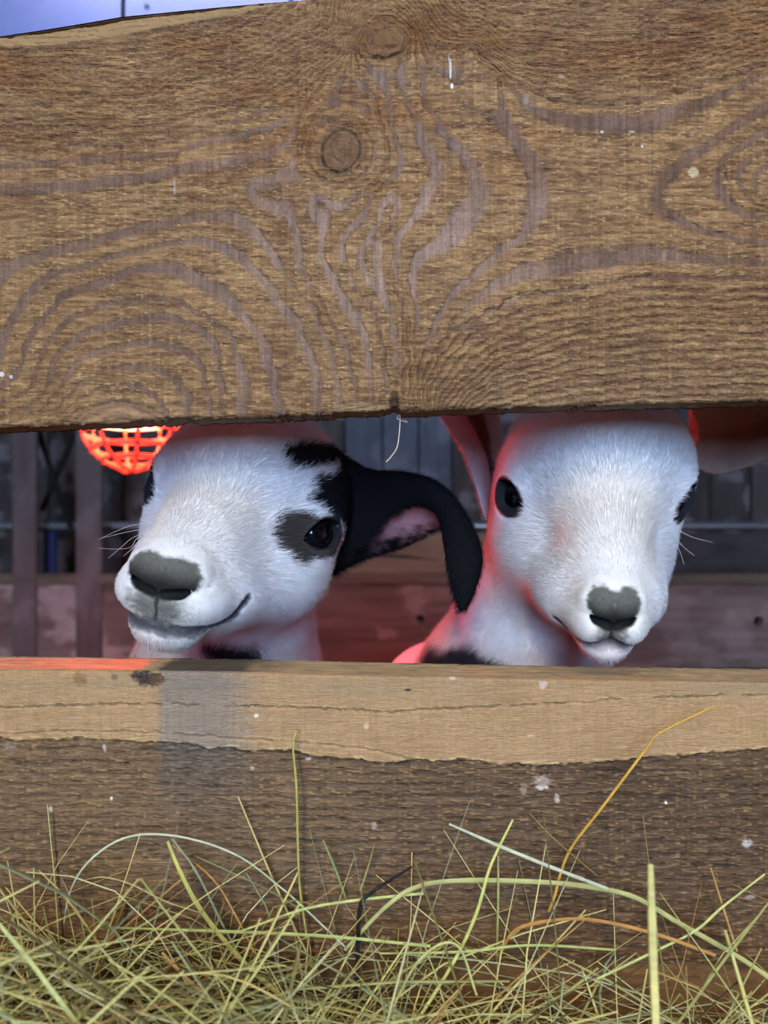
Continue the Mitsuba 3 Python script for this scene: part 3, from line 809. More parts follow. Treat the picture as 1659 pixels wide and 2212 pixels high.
EYE_C = np.array([3.25, -0.55, 0.15])     # eyeball centre in head units (cm): across, forward, up
EYE_R = 1.18
EYE_D = np.array([0.80, 0.56, 0.12])      # where the eye looks
EYE_D = EYE_D / np.linalg.norm(EYE_D)
EYE_T = np.array([-0.50, 0.80, -0.36])    # along the lids, towards the tear duct
EYE_T = EYE_T - EYE_D * (EYE_T @ EYE_D)
EYE_T = EYE_T / np.linalg.norm(EYE_T)
EYE_N = np.cross(EYE_D, EYE_T)
EYE_N = EYE_N * np.sign(EYE_N[2])


def poly_sdf(x, y, pts):
    """Signed distance (cm) to a closed outline, negative inside."""
    p = np.array(pts, float)
    d = np.full(x.shape, 1e9)
    ins = np.zeros(x.shape, bool)
    for a, b in zip(p, np.roll(p, -1, 0)):
        ab = b - a
        t = np.clip(((x - a[0]) * ab[0] + (y - a[1]) * ab[1]) / (ab @ ab), 0, 1)
        d = np.minimum(d, np.hypot(x - a[0] - t * ab[0], y - a[1] - t * ab[1]))
        c = ((a[1] > y) != (b[1] > y)) & (x < (b[0] - a[0]) * (y - a[1]) / (b[1] - a[1] + 1e-12) + a[0])
        ins ^= c
    return np.where(ins, -d, d)


PAD = [(-.1, -3.62), (.4, -3.45), (1.0, -3.0), (1.42, -2.45), (1.42, -2.05), (1.1, -1.72), (.55, -1.62), (.2, -1.75), (-.1, -1.78)]


class Kid:
    def __init__(self, pos, euler, shape=None, warp=None):
        self.pos = np.array(pos, float)
        self.rot = Rot.from_euler('xyz', euler)
        self.M = self.rot.as_matrix() @ np.array([[1, 0, 0], [0, -1, 0], [0, 0, 1.0]]) / 100
        self.Mi = np.linalg.inv(self.M)
        self.sh = dict(muzzle=1.0, jaw=1.0, dome=1.0, lip=.9, under=1.0, chin=0.0, lipcol=(.09, .09, .098), mouth=[(0, 7.5, -4.5), (.8, 7.0, -4.6), (1.45, 6.0, -4.5), (2.0, 5.0, -4.2), (2.15, 4.2, -3.7)], pad=PAD, nostril=[(.20, -3.38), (.72, -3.05), (1.30, -2.50)])
        self.sh.update(shape or {})
        self.mouth = self.snap(self.sh['mouth'], 16)
        self.lip = self.mouth[:13] + np.array([0, -.03, -.17])
        self.warp = None
        if warp is not None:       # landmark offsets in head units: [(where, offset), ...]
            src = np.array([w[0] for w in warp], float)
            off = np.array([w[1] for w in warp], float)
            self.warp = (src, off)

    def local(self, p):
        return ((p - self.pos) @ self.Mi.T).astype(np.float32)

    def world(self, q):
        return np.asarray(q, float) @ self.M.T + self.pos

    def snap(self, pts, n):
        """Lay a curve on the uncarved head."""
        p = spline(pts, n)
        for _ in range(8):
            d = self.head(p.astype(np.float32), False)
            p = p - (gradient(lambda x: self.head(x, False), p, .02) * d[:, None])
        return p

    def head(self, q, carve=True):
        """Distance (cm) to the head in head units."""
        sh = self.sh
        x = q.copy()
        ax = np.abs(q[:, 0])
        m = np.stack([ax, q[:, 1], q[:, 2]], 1)      # mirrored
        mz = sh['muzzle']
        d = ell(q, (0, -3.0, 1.0), (5.05, 4.7, 4.7 * sh['dome']))
        d = smin(d, ell(q, (0, -0.9, 1.3), (4.1, 2.9, 3.3 * sh['dome'])), 1.4)
        d = smin(d, ell(m, (3.0, -0.7, 0.35), (1.75, 2.0, 1.65)), 1.0)
        d = smin(d, cone(q, (0, -0.3, -1.3), (0, 5.5, -2.95), 3.6, 1.72 * mz), 1.2)
        d = smin(d, cone(q, (0, -1.0, -3.3), (0, 5.35 - .8 * sh['chin'], -4.6), 3.0 * sh['jaw'], 1.28 * mz), 1.2)
        d = smin(d, cone(q, (0, 0.3, 1.6), (0, 5.4, -2.3), 3.0, 1.4), 1.2)
        d = smin(d, ell(m, (2.0, -0.6, -2.5), (2.3, 3.2, 2.8)), 1.3)
        d = smin(d, ell(m, (1.6, 3.0, -3.4), (1.6, 2.6, 1.7)), 1.3)
        d = smin(d, ell(m, (0.95 * mz, 5.75, -3.55), (1.3 * mz, 1.75, 1.15)), 0.7)
        d = smin(d, ell(q, (0, 6.25, -2.7), (1.55 * mz, 1.15, 1.1)), 0.7)
        d = smin(d, ell(q, (0, 6.0 - sh['chin'], -5.0 + .3 * sh['chin']), (1.4 * mz, 1.2, 0.9 - .2 * sh['chin'])), 0.6)
        if not carve:
            return d
        # nostrils, the groove under the nose, the mouth
        ns = sh['nostril']
        nos = chain(m, [(ns[0][0] * mz, 7.45, ns[0][1]), (ns[1][0] * mz, 7.25, ns[1][1]), (ns[2][0] * mz, 6.65, ns[2][1])], [0.17, 0.31, 0.26])
        d = smax(d, -nos, 0.28)
        rimn = chain(m, [(0.6 * mz, 7.2, -2.55), (1.25 * mz, 6.75, -2.3)], [.3, .3])
        d = smin(d, rimn, 0.5)
        ph = chain(q, [(0, 7.75, -3.05), (0, 7.7, -3.6), (0, 7.45, -4.35)], [.10, .09, .10])
        d = smax(d, -ph, 0.30)
        mouth = chain(m, self.mouth, np.linspace(.15, .09, len(self.mouth)))
        d = smax(d, -mouth, 0.30)
        # lids and the opening for the eyeball
        e = m - EYE_C.astype(np.float32)
        er = np.linalg.norm(e, axis=1)
        ca = e @ np.stack([EYE_T, EYE_N, EYE_D], 1).astype(np.float32)
        lid = np.maximum(er - (EYE_R + .17), -(ca[:, 2] - 0.05))
        d = smin(d, lid, 0.45)
        tt = ca[:, 0]
        open_up = 0.80 - 0.42 * np.abs(tt - .1) ** 1.8 + .0 * tt
        open_dn = 0.72 - 0.42 * np.abs(tt - .1) ** 1.8
        sl = np.maximum(ca[:, 1] - open_up, -ca[:, 1] - open_dn) * .75
        sl = np.maximum(sl, -(ca[:, 2] - .1))
        sl = np.maximum(sl, np.abs(tt - .1) - 1.35)
        d = smax(d, -sl, 0.12)
        return d

    def to_head(self, p):
        q = self.local(p)
        if self.warp is not None:
            src, off = self.warp
            w = np.exp(-((q[:, None, :] - src[None]) ** 2).sum(-1) / (2 * 2.0 ** 2))
            q = q - (w[:, :, None] * off[None]).sum(1).astype(np.float32)
        return q


def goat_field(kid, neck, torso, legs):
    def fn(p):
        p = p.astype(np.float32)
        q = kid.to_head(p)
        d = kid.head(q) * 0.01
        for a, b, ra, rb, k in neck:
            d = smin(d, cone(p, a, b, ra, rb), k)
        for c, r in torso:
            d = smin(d, ell(p, c, r), .03)
        for pts, rad in legs:
            d = smin(d, chain(p, pts, rad), .012)
        return d
    return fn


def far_axis(c, near, lo, hi, fine, coarse):
    """Fine around c +- near, growing steps beyond."""
    out = list(np.arange(c - near, c + near, fine))
    s, x = fine, out[-1]
    while x < hi:
        s = min(s * 1.12, coarse)
        x += s
        out.append(x)
    s, x = fine, out[0]
    while x > lo:
        s = min(s * 1.12, coarse)
        x -= s
        out.insert(0, x)
    return np.array(out)


def fur_cards(V, F, N, count, seed, length_fn, dir_fn, width, mask_fn, color_fn, lift):
    """Tapering hair blades rooted on the skin; they carry the skin's shading normal."""
    r = np.random.default_rng(seed)
    tri = V[F]
    area = np.linalg.norm(np.cross(tri[:, 1] - tri[:, 0], tri[:, 2] - tri[:, 0]), axis=1)
    w = area * mask_fn(tri.mean(1), N[F].mean(1))
    pick = r.choice(len(F), count, p=w / w.sum())
    a, b = r.random(count), r.random(count)
    flip = a + b > 1
    a[flip], b[flip] = 1 - a[flip], 1 - b[flip]
    wts = np.stack([1 - a - b, a, b], 1)
    root = (tri[pick] * wts[:, :, None]).sum(1)
    nor = (N[F[pick]] * wts[:, :, None]).sum(1)
    nor /= np.linalg.norm(nor, axis=1, keepdims=True)
    fl = dir_fn(root, nor)
    fl = fl + r.normal(0, .16, fl.shape)
    fl = fl - nor * (fl * nor).sum(1, keepdims=True)
    fl /= np.linalg.norm(fl, axis=1, keepdims=True) + 1e-9
    L = length_fn(root) * (0.6 + .8 * r.random(count))
    side = np.cross(nor, fl)
    lf = lift(root) * (.6 + .8 * r.random(count))
    p0 = root - nor * .0004
    p1 = root + (fl * .55 + nor * lf[:, None] * .75) * L[:, None]
    p2 = root + (fl * 1.05 + nor * lf[:, None] * .85) * L[:, None] + r.normal(0, .06, (count, 3)) * L[:, None]
    hw = width(root) * (.7 + .6 * r.random(count))
    hw = hw[:, None]
    verts = np.stack([p0 - side * hw, p0 + side * hw, p1 - side * hw * .75, p1 + side * hw * .75, p2], 1)
    nn = np.stack([nor * .9 + side * s * .35 for s in (-1, 1, -1, 1, 0)], 1)
    nn /= np.linalg.norm(nn, axis=2, keepdims=True)
    base = np.arange(count)[:, None] * 5
    f = np.stack([base + [0, 1, 3], base + [0, 3, 2], base + [2, 3, 4]], 1).reshape(-1, 3)
    c = color_fn(root, r)
    c = np.repeat(c[:, None], 5, 1)
    c[:, 4] *= 1.04
    return verts.reshape(-1, 3), f, nn.reshape(-1, 3), np.clip(c.reshape(-1, 3), 0, .93)


def eyeball(kid, sgn):
    s = trimesh.creation.icosphere(4, 1.0)
    v = np.array(s.vertices)
    fr = np.stack([EYE_T, EYE_N, EYE_D], 1).T           # rows: lid axis, up, look
    bulge = 1 + .05 * np.clip((v[:, 2] - .6) / .4, 0, 1)
    loc = (v * EYE_R * bulge[:, None]) @ fr
    c = np.broadcast_to(lin(14, 11, 10), v.shape).copy()
    iris = sstep(.52, .58, v[:, 2])
    c = lerp(c, lin(14, 13, 18), iris[:, None])
    pup = sstep(1.0, .9, np.hypot(v[:, 0] / .62, v[:, 1] / .42)) * (v[:, 2] > 0)
    c = lerp(c, lin(3, 4, 8), pup[:, None])
    loc = loc + EYE_C
    loc = loc * [sgn, 1, 1]
    f = np.array(s.faces)
    if sgn < 0:
        f = f[:, ::-1]
    return loc, f, c


def unwarp(kid, q):
    """From the undeformed head to this kid's head: add the landmark offsets."""
    if kid.warp is None:
        return q
    src, off = kid.warp
    out = np.array(q, float)
    for _ in range(6):
        w = np.exp(-((out[:, None, :] - src[None]) ** 2).sum(-1) / 8.0)
        out = q + (w[:, :, None] * off[None]).sum(1)
    return out


def skin_marks(q, white):
    """Nose leather, lips, lid rims and dark nostrils; the same on every kid of this breed."""
    ax = np.abs(q[:, 0])
    m = np.stack([ax, q[:, 1], q[:, 2]], 1)
    c = np.array(white)
    jit = (meshkit.noise(q * 6.0, 3) - .5) * .25
    return m, c, jit


def blend(c, col, k):
    return lerp(c, np.broadcast_to(np.asarray(col, float), c.shape), np.clip(k, 0, 1)[:, None])


def build_goat(key, kid, field, coat, bounds, label, hairs, neckdir, seed, mz=1.0, furmask=None):
    cx, cz = kid.world([[0, 1, -2]])[0][[0, 2]]
    xs = far_axis(cx, .066, bounds[0][0], bounds[0][1], .00115, .005)
    ys = np.array(far_axis(.07, .075, -.02, bounds[1][1], .0012, .006))
    zs = far_axis(cz, .075, -.01, .56, .00115, .006)
    V, F = surface_net(field, xs, ys, zs)
    for _ in range(1):
        g = gradient(field, V)
        V = V - g * np.clip(field(V.astype(np.float32)), -.001, .001)[:, None]
    N = gradient(field, V, 6e-4)
    q = kid.to_head(V)
    skin, nohair = coat(q, V, None)
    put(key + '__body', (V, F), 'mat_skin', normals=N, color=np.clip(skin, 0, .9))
    tag(key, label, 'goat')
    for i, s in enumerate((-1, 1)):
        loc, f, c = eyeball(kid, s)
        put(key + '__eye' + ('' if not i else '_001'), (kid.world(unwarp(kid, loc)), f), 'mat_eye', smooth=True, color=c)

    # fur on everything that can be seen between the planks
    def mask(c, n):
        qq = kid.to_head(c)
        _, nh = coat(qq, c, None)
        vis = (c[:, 2] > ZC - .105) * (c[:, 1] < .30)
        vis = vis * np.where((n[:, 1] > .5), .15, 1.0)
        return vis * (1 - nh) * np.where(qq[:, 1] > 3.5, 1.5, 1.0)

    def flow(root, nor):
        qq = kid.to_head(root)
        loc = qq - np.array([0, 7.2, -1.9])
        loc = loc / (np.linalg.norm(loc, axis=1, keepdims=True) + 1e-6)
        k = sstep(2.0, -3.0, qq[:, 2]) * sstep(2, -2, qq[:, 1])
        loc = loc + k[:, None] * np.array([0, -.2, -.9])
        w = loc @ (kid.M * 100).T
        isneck = sstep(.13, .16, root[:, 1])
        sw = meshkit.noise(root * 70, 5)[:, None] - .5
        return lerp(w, np.broadcast_to(neckdir, w.shape), isneck[:, None]) + np.cross(nor, w) * sw * 1.1

    def length(root):
        qq = kid.to_head(root)
        base = np.where(qq[:, 1] > 5, .0026, np.where(qq[:, 1] > 2.5, .0038, .0052))
        base = np.where((qq[:, 2] < -5.2) & (qq[:, 1] > 3), np.maximum(base, .005), base)
        ax = np.stack([np.abs(qq[:, 0]), qq[:, 1], qq[:, 2]], 1).astype(np.float32)
        base = base * np.clip(.25 + .5 * (poly_sdf(ax[:, 0] / mz, ax[:, 2].astype(float), kid.sh['pad']) + np.where(ax[:, 1] > 4.6, 0, 9)), .25, 1)
        lip = np.minimum(chain(ax, kid.mouth, .05), chain(ax, kid.lip, .05))
        base = base * np.clip(.25 + .6 * lip, .25, 1)
        base = base * np.clip(.3 + .5 * (np.linalg.norm(ax - EYE_C, axis=1) - 1.2), .3, 1)
        return np.where(root[:, 1] > .15, .010, base)

    def tint(root, r):
        c, _ = coat(kid.to_head(root), root, r)
        k = ((.86 + .20 * r.random(len(root))) * (.92 + .16 * meshkit.noise(root * 320, 19)))[:, None]
        return c * k

    v, f, n, c = fur_cards(V, F, N, hairs, seed, length, flow, lambda p: np.full(len(p), .00011), mask, tint, lambda p: np.where(p[:, 1] > .14, .34, .26))
    put(key + '__fur', (v, f), 'mat_fur', 'short soft coat', kind='stuff', normals=n, color=c)
    return V, F, N


def ear_sheet(front, ridge, back, thick, nu=60, nv=21):
    """A folded ear: a thick sheet through three space curves; the two sides fold at the ridge."""
    A, B, C = (spline(np.array(c), nu) for c in (front, ridge, back))
    t = np.linspace(0, 1, nv)
    S = []
    for tt in t:
        l0, l1, l2 = 2 * (tt - .5) * (tt - 1), 4 * tt * (1 - tt), 2 * tt * (tt - .5)
        S.append(A * l0 + B * l1 + C * l2)
    S = np.stack(S, 1)
    du, dv = np.gradient(S, axis=0), np.gradient(S, axis=1)
    n = np.cross(du, dv)
    n /= np.linalg.norm(n, axis=2, keepdims=True) + 1e-9
    prof = np.sqrt(np.clip(1 - (2 * t - 1) ** 4, 0.02, 1))[None, :, None]
    th = thick * prof * .5
    o, i_ = S + n * th, S - n * th
    nn = nu * nv
    V = np.vstack([o.reshape(-1, 3), i_.reshape(-1, 3)])
    a, b = np.meshgrid(np.arange(nu - 1), np.arange(nv - 1), indexing='ij')
    q = np.stack([a * nv + b, (a + 1) * nv + b, (a + 1) * nv + b + 1, a * nv + b + 1], -1).reshape(-1, 4)
    Q = [q, q[:, ::-1] + nn]
    for side in (0, nv - 1):
        k = np.arange(nu - 1)
        e = np.stack([k * nv + side, (k + 1) * nv + side, (k + 1) * nv + side + nn, k * nv + side + nn], 1)
        Q.append(e[:, ::-1] if side == 0 else e)
    for end in (0, nu - 1):
        k = np.arange(nv - 1)
        e = np.stack([end * nv + k, end * nv + k + 1, end * nv + k + 1 + nn, end * nv + k + nn], 1)
        Q.append(e if end == 0 else e[:, ::-1])
    Q = np.vstack(Q)
    return V, np.vstack([Q[:, [0, 1, 2]], Q[:, [0, 2, 3]]]), nn


def vertex_normals(V, F):
    n = np.zeros_like(V)
    fn = np.cross(V[F[:, 1]] - V[F[:, 0]], V[F[:, 2]] - V[F[:, 0]])
    for k in range(3):
        np.add.at(n, F[:, k], fn)
    return n / (np.linalg.norm(n, axis=1, keepdims=True) + 1e-12)


WHITE = np.array([.74, .735, .72])
CREAM = np.array([.75, .70, .60])
BLACK = np.array([.012, .012, .014])
DARK = np.array([.055, .045, .042])
LEATHER = np.array([.095, .092, .074])




def face_base(q, mz, kid):
    """Colours common to both kids, and where no hair grows."""
    ax = np.abs(q[:, 0])
    m = np.stack([ax, q[:, 1], q[:, 2]], 1).astype(np.float32)
    jit = meshkit.noise(q * 7.0, 3) - .5
    c = np.broadcast_to(WHITE, q.shape).copy()
    c = blend(c, CREAM, sstep(1.0, 4.5, q[:, 1]) * sstep(3.2, 1.2, ax) * .7)
    pad = poly_sdf(m[:, 0] / mz, m[:, 2].astype(float), kid.sh['pad']) + jit * .14 + np.where(q[:, 1] > 4.6, 0, 9)
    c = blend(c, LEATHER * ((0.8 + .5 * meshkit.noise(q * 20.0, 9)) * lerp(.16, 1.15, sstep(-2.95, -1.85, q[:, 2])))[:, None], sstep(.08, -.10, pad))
    ns = kid.sh['nostril']
    nos = chain(m, [(ns[0][0] * mz, 7.3, ns[0][1]), (ns[1][0] * mz, 7.1, ns[1][1]), (ns[2][0] * mz, 6.55, ns[2][1])], [.24, .40, .33])
    under = sstep(kid.sh['under'], .3 * kid.sh['under'], ax / mz + jit * .5 + .35 * np.maximum(0, -4.0 - q[:, 2])) * sstep(-3.1, -3.5, q[:, 2]) * sstep(-4.75, -4.5, q[:, 2]) * (q[:, 1] > 5)
    c = blend(c, LEATHER * 1.25, under * .93)
    ph = np.where((q[:, 2] < -3.2) & (q[:, 2] > -4.5) & (q[:, 1] > 5.5), ax, 9.0)
    c = blend(c, (.02, .02, .02), sstep(.13, .03, ph))
    c = blend(c, (.010, .010, .010), sstep(.10, -.08, nos))
    mouth = chain(m, kid.mouth, .02)
    lowlip = chain(m, kid.lip, .05)
    c = blend(c, kid.sh['lipcol'], sstep(.32, .10, lowlip + jit * .2) * kid.sh['lip'])
    c = blend(c, (.045, .045, .05), sstep(.34, .12, mouth + jit * .1) * kid.sh['lip'])
    c = blend(c, (.022, .02, .022), sstep(.22, .06, mouth))
    e = m - EYE_C.astype(np.float32)
    ca = e @ np.stack([EYE_T, EYE_N, EYE_D], 1).astype(np.float32)
    rr = np.hypot((ca[:, 0] - .1) / 1.30, ca[:, 1] / .84)
    eyez = (ca[:, 2] > -.2)
    rim = sstep(1.22, 1.02, rr + jit * .1) * eyez
    c = blend(c, BLACK * 1.2, rim)
    duct = chain(m, [EYE_C + EYE_D * 1.1 + EYE_T * 1.2, EYE_C + EYE_D * .75 + EYE_T * 2.0], [.16, .06])
    c = blend(c, DARK * .8, sstep(.12, -.05, duct))
    nohair = np.clip(sstep(.05, -.25, pad) * .9 + sstep(.2, .05, nos) + sstep(.38, .18, mouth) + sstep(.30, .12, lowlip) * kid.sh['lip'] + sstep(1.35, 1.15, rr) * eyez + sstep(.2, 0, ph), 0, 1)
    return c, nohair, m, jit, rr


# --- the kid at the left: white with a black patch round one eye and a black folded ear
kidA = Kid([-0.0765, 0.0841, ZC + .0008], [.0321, .2236, -.1402], dict(muzzle=1.12, under=1.7, mouth=[(0, 7.5, -4.75), (1.0, 7.0, -4.8), (1.8, 6.0, -4.5), (2.3, 5.0, -3.95), (2.4, 4.3, -3.3)],
           pad=[(-.1, -3.62), (.5, -3.5), (1.05, -3.3), (1.45, -2.85), (1.5, -2.35), (1.2, -1.85), (.55, -1.65), (.2, -1.75), (-.1, -1.78)], nostril=[(.20, -3.36), (.78, -3.12), (1.42, -2.70)]), warp=[((3.9, -.3, .2), (.5, 0, -.5)), ((-4.2, -.3, .2), (.15, 1.4, 0.1)), ((4.0, -.8, -2.8), (.85, 0, 0))])


def coat_a(q, p, r):
    c, nh, m, jit, rr = face_base(q, 1.12, kidA)
    if r is not None:
        q = q + r.normal(0, .10, q.shape)
    j2 = (meshkit.noise(q * 2.2, 13) - .5) * .5
    f_, u_ = q[:, 1] + j2 * .35, q[:, 2] + (meshkit.noise(q * 2.6, 14) - .5) * .3
    patch = poly_sdf(f_, u_, [(2.7, -.3), (2.3, .8), (1.6, 1.15), (.7, 1.2), (-.5, 1.0), (-1.2, .3), (-.9, -.6), (0, -.95), (1.0, -.95), (1.5, -1.55), (2.3, -1.0)])
    c = blend(c, DARK, sstep(.10, -.10, patch) * (rr > 1.0) * (q[:, 0] > 1.8))
    side = poly_sdf(f_, u_, [(.5, 2.8), (1.2, 1.8), (.5, 1.45), (-.9, .9), (-1.5, .2), (-1.4, -.6), (-1.2, -2.0), (-1.9, -2.6), (-9, -2.6), (-9, 5), (-3, 4.4), (-2.1, 3.5)])
    side = np.where(q[:, 0] > 2.5, side, 9)
    streak = chain(q.astype(np.float32), [(2.5, 1.25, 3.3), (3.3, -.3, 3.75), (3.9, -2.3, 3.9), (4.5, -4.2, 3.4)], [.55, .68, .6, .9]) + j2 * .25
    side = np.minimum(side, streak)
    c = blend(c, BLACK, sstep(.10, -.10, side))
    brow = chain(m, [EYE_C + EYE_N * 1.28 + EYE_D * .75 + EYE_T * .15, EYE_C + EYE_N * 1.15 + EYE_D * .65 - EYE_T * .75], .14)
    c = blend(c, WHITE * .8, sstep(.14, -.05, brow) * (q[:, 0] > 0))
    lash = chain(q.astype(np.float32), [(5.0, -.95, -2.4), (4.95, -.87, -3.2)], .06)
    c = blend(c, BLACK, sstep(.12, 0, lash))
    thr = ell(q.astype(np.float32), (1.4, -1.2, -7.9), (2.4, 1.8, .9)) + j2
    c = blend(c, BLACK * 2, sstep(.3, -.3, thr))
    ft = np.minimum(ell(q.astype(np.float32), (-4.6, -.6, .5), (1.1, 1.7, 1.6)), ell(q.astype(np.float32), (-5.2, -2.4, 2.8), (1.2, 1.6, 1.9)))
    c = blend(c, BLACK, sstep(.1, -.1, ft + j2 * .4))
    body = sstep(.20, .26, p[:, 1] + .03 * (meshkit.noise(p * 25, 17) - .5))
    c = blend(c, BLACK * 1.6, body)
    return c, nh


neckA = [((-.078, .125, ZC - .02), (-.103, .185, ZC - .12), .038, .054, .03), ((-.103, .185, ZC - .12), (-.108, .235, ZC - .19), .054, .062, .03)]
torsoA = [((-.125, .34, .255), (.068, .17, .072)), ((-.15, .45, .255), (.064, .09, .070))]


def legs(x0, y0, y1, s=.042):
    out = []
    for sx in (-1, 1):
        x = x0 + sx * s
        out.append(([(x, y0, .24), (x + sx * .006, y0 + .005, .14), (x + sx * .004, y0 - .004, .075), (x + sx * .004, y0 + .003, .028), (x + sx * .004, y0 - .006, .012)], [.034, .019, .0125, .0095, .013]))
        out.append(([(x, y1, .25), (x + sx * .012, y1 - .035, .175), (x + sx * .006, y1 + .035, .088), (x + sx * .006, y1 + .022, .028), (x + sx * .006, y1 + .012, .012)], [.042, .026, .0125, .0095, .013]))
    return out


fieldA = goat_field(kidA, neckA, torsoA, legs(-.125, .255, .46, .038))
build_goat('goat_kid', kidA, fieldA, coat_a, ((-.24, .03), (0, .58)), 'white goat kid with a black eye patch and black folded ear, at the left', 125000, np.array([0, .35, -1.0]), 11, 1.12)

# its black ear, folded over and hanging
fr = [P(712, 1215, .425), P(790, 1172, .418), P(850, 1112, .408), P(905, 1092, .398), P(945, 1118, .392), P(962, 1200, .388), P(980, 1285, .386), P(994, 1310, .386)]
ri = [P(728, 985, .425), P(795, 1025, .415), P(870, 1034, .405), P(945, 1058, .396), P(1000, 1122, .391), P(1030, 1200, .388), P(1016, 1270, .386), P(996, 1313, .386)]
ba = [P(715, 1245, .455), P(790, 1208, .450), P(865, 1185, .444), P(925, 1155, .436), P(950, 1140, .425), P(975, 1200, .412), P(990, 1280, .400), P(997, 1314, .392)]
V, F, nn = ear_sheet(fr, ri, ba, .006)
sheetv = np.tile(np.tile(np.linspace(0, 1, 21), 60), 2)
inner = np.arange(len(V)) >= nn
VN = vertex_normals(V, F)
outer_is_first = True


def ear_colors(V, F, nn, nu, nv, outer_col, inner_col, seed, edge=.12):
    """Outer and inner hair colours of an ear sheet (second half of the vertices is the inner face)."""
    t = np.tile(np.tile(np.linspace(0, 1, nv), nu), 2)
    inner = (np.arange(len(V)) >= nn).astype(float)
    j = meshkit.noise(V * 400, seed) - .5
    k = inner * sstep(edge, edge + .12, t + .1 * j) * sstep(1 - edge * .3, 1 - edge * .3 - .1, t + .1 * j)
    return lerp(np.broadcast_to(outer_col, V.shape), np.broadcast_to(inner_col, V.shape), k[:, None])


def ear_fur(V, F, colors, count, seed, L, along):
    N = vertex_normals(V, F)
    tree_c = colors

    def tint(root, r):
        from scipy.spatial import cKDTree
        i = cKDTree(V).query(root)[1]
        return tree_c[i] * (.85 + .25 * r.random(len(root)))[:, None]

    def flow(root, nor):
        from scipy.spatial import cKDTree
        i = cKDTree(along[0]).query(root)[1]
        return along[1][i]
    return fur_cards(V, F, N, count, seed, lambda p: np.full(len(p), L), flow, lambda p: np.full(len(p), .0002), lambda c, n: np.ones(len(c)), tint, lambda p: np.full(len(p), .3))


def make_ear(key, front, ridge, back, thick, outer, inner, seed, count, L, label, nu=60, nv=21, edge=.12):
    V, F, nn = ear_sheet(front, ridge, back, thick, nu, nv)
    c = ear_colors(V, F, nn, nu, nv, outer, inner, seed, edge)
    put(key, (V, F), 'mat_ear', label, normals=vertex_normals(V, F), color=c)
    mid = spline(np.array(ridge), 80)
    d = np.gradient(mid, axis=0)
    d /= np.linalg.norm(d, axis=1, keepdims=True)
    v, f, n, cc = ear_fur(V, F, c, count, seed, L, (mid, d))
    put(key + '__hair', (v, f), 'mat_fur', 'short hair of the ear', kind='stuff', normals=n, color=cc)


# ear skin lets strong light glow through
scene['mat_ear'] = {'type': 'principledthin', 'base_color': VC, 'roughness': 0.7, 'diff_trans': 0.9, 'spec_trans': 0.0}
PINK = np.array([.80, .42, .42])
make_ear('goat_kid__ear', fr, ri, ba, .006, BLACK, PINK, 31, 14000, .004, 'black drooping ear, pinkish inside')

# --- the kid at the right: all white, facing the fence, chin on the plank
kidB = Kid([.1097, .0805, ZC + .0043], [.2979, .0362, -.1565], dict(muzzle=.80, lip=.85, chin=.35, under=1.2, lipcol=(.34, .27, .23), mouth=[(0, 7.4, -4.45), (.7, 6.9, -4.5), (1.3, 6.2, -4.45), (1.75, 5.6, -4.3), (2.05, 5.0, -4.05)]), warp=[((4.3, -.3, -2.6), (-.55, 0, 0)), ((3.2, 3.2, -3.2), (-.3, 0, 0)), ((-4.3, -.3, -1.6), (-.5, 0, 0))])


def coat_b(q, p, r):
    c, nh, m, jit, rr = face_base(q, .80, kidB)
    if r is not None:
        q = q + r.normal(0, .10, q.shape)
    sp = np.minimum(np.linalg.norm(q - [-3.9, 1.1, -2.9], axis=1) - .16, np.linalg.norm(q - [-3.2, 2.2, -2.7], axis=1) - .1)
    c = blend(c, (.22, .16, .09), sstep(.1, -.1, sp) * .8)
    j2 = meshkit.noise(p * 60, 23) - .5
    pat = ell(p.astype(np.float32) * 100 + (j2 * 1.5)[:, None], (5.2, 15.0, 100 * ZC - 9.6), (3.4, 4.5, 1.9))
    c = blend(c, BLACK * 3, sstep(.4, -.4, pat))
    return c, nh


neckB = [((.105, .125, ZC - .02), (.079, .195, ZC - .13), .042, .055, .03), ((.079, .195, ZC - .13), (.06, .25, ZC - .19), .055, .064, .03)]
torsoB = [((.055, .36, .255), (.070, .17, .072)), ((.06, .47, .255), (.066, .09, .070))]
fieldB = goat_field(kidB, neckB, torsoB, legs(.046, .27, .47, .038))
build_goat('goat_kid_001', kidB, fieldB, coat_b, ((-.10, .22), (0, .58)), 'white goat kid without face markings resting its chin on the plank, at the right', 125000, np.array([-.3, .35, -1.0]), 12, .80)
TAN = np.array([.50, .36, .28])
fr = [P(1050, 1125, .425), P(1028, 1050, .428), P(1004, 980, .432), P(966, 918, .438), P(925, 860, .445), P(885, 800, .455)]
ri = [P(1066, 1050, .455), P(1054, 990, .465), P(1030, 935, .472), P(1000, 880, .474), P(955, 830, .47), P(888, 795, .46)]
ba = [P(1085, 1020, .430), P(1080, 965, .432), P(1078, 905, .438), P(1058, 850, .445), P(1000, 800, .45), P(892, 790, .458)]
make_ear('goat_kid_001__ear', fr, ri, ba, .005, WHITE * .9, TAN * .45, 41, 8000, .005, 'pale upright ear glowing red', edge=.32)
fr = [P(1490, 1000, .43), P(1540, 1022, .435), P(1600, 1012, .44), P(1690, 975, .45), P(1790, 900, .46)]
ri = [P(1500, 935, .46), P(1560, 925, .475), P(1640, 905, .48), P(1720, 880, .475), P(1795, 870, .46)]
ba = [P(1490, 880, .43), P(1550, 862, .435), P(1640, 840, .44), P(1730, 830, .45), P(1795, 860, .46)]
make_ear('goat_kid_001__ear_001', fr, ri, ba, .006, TAN * .95, TAN * .8, 43, 8000, .005, 'reddish-brown ear in shadow', edge=.2)


# ------------------------------------------------------------------ the red heat lamp in its cage
D4 = 0.95
LC = P(284, 936, D4)            # centre of the cage's rim
R0 = .0595


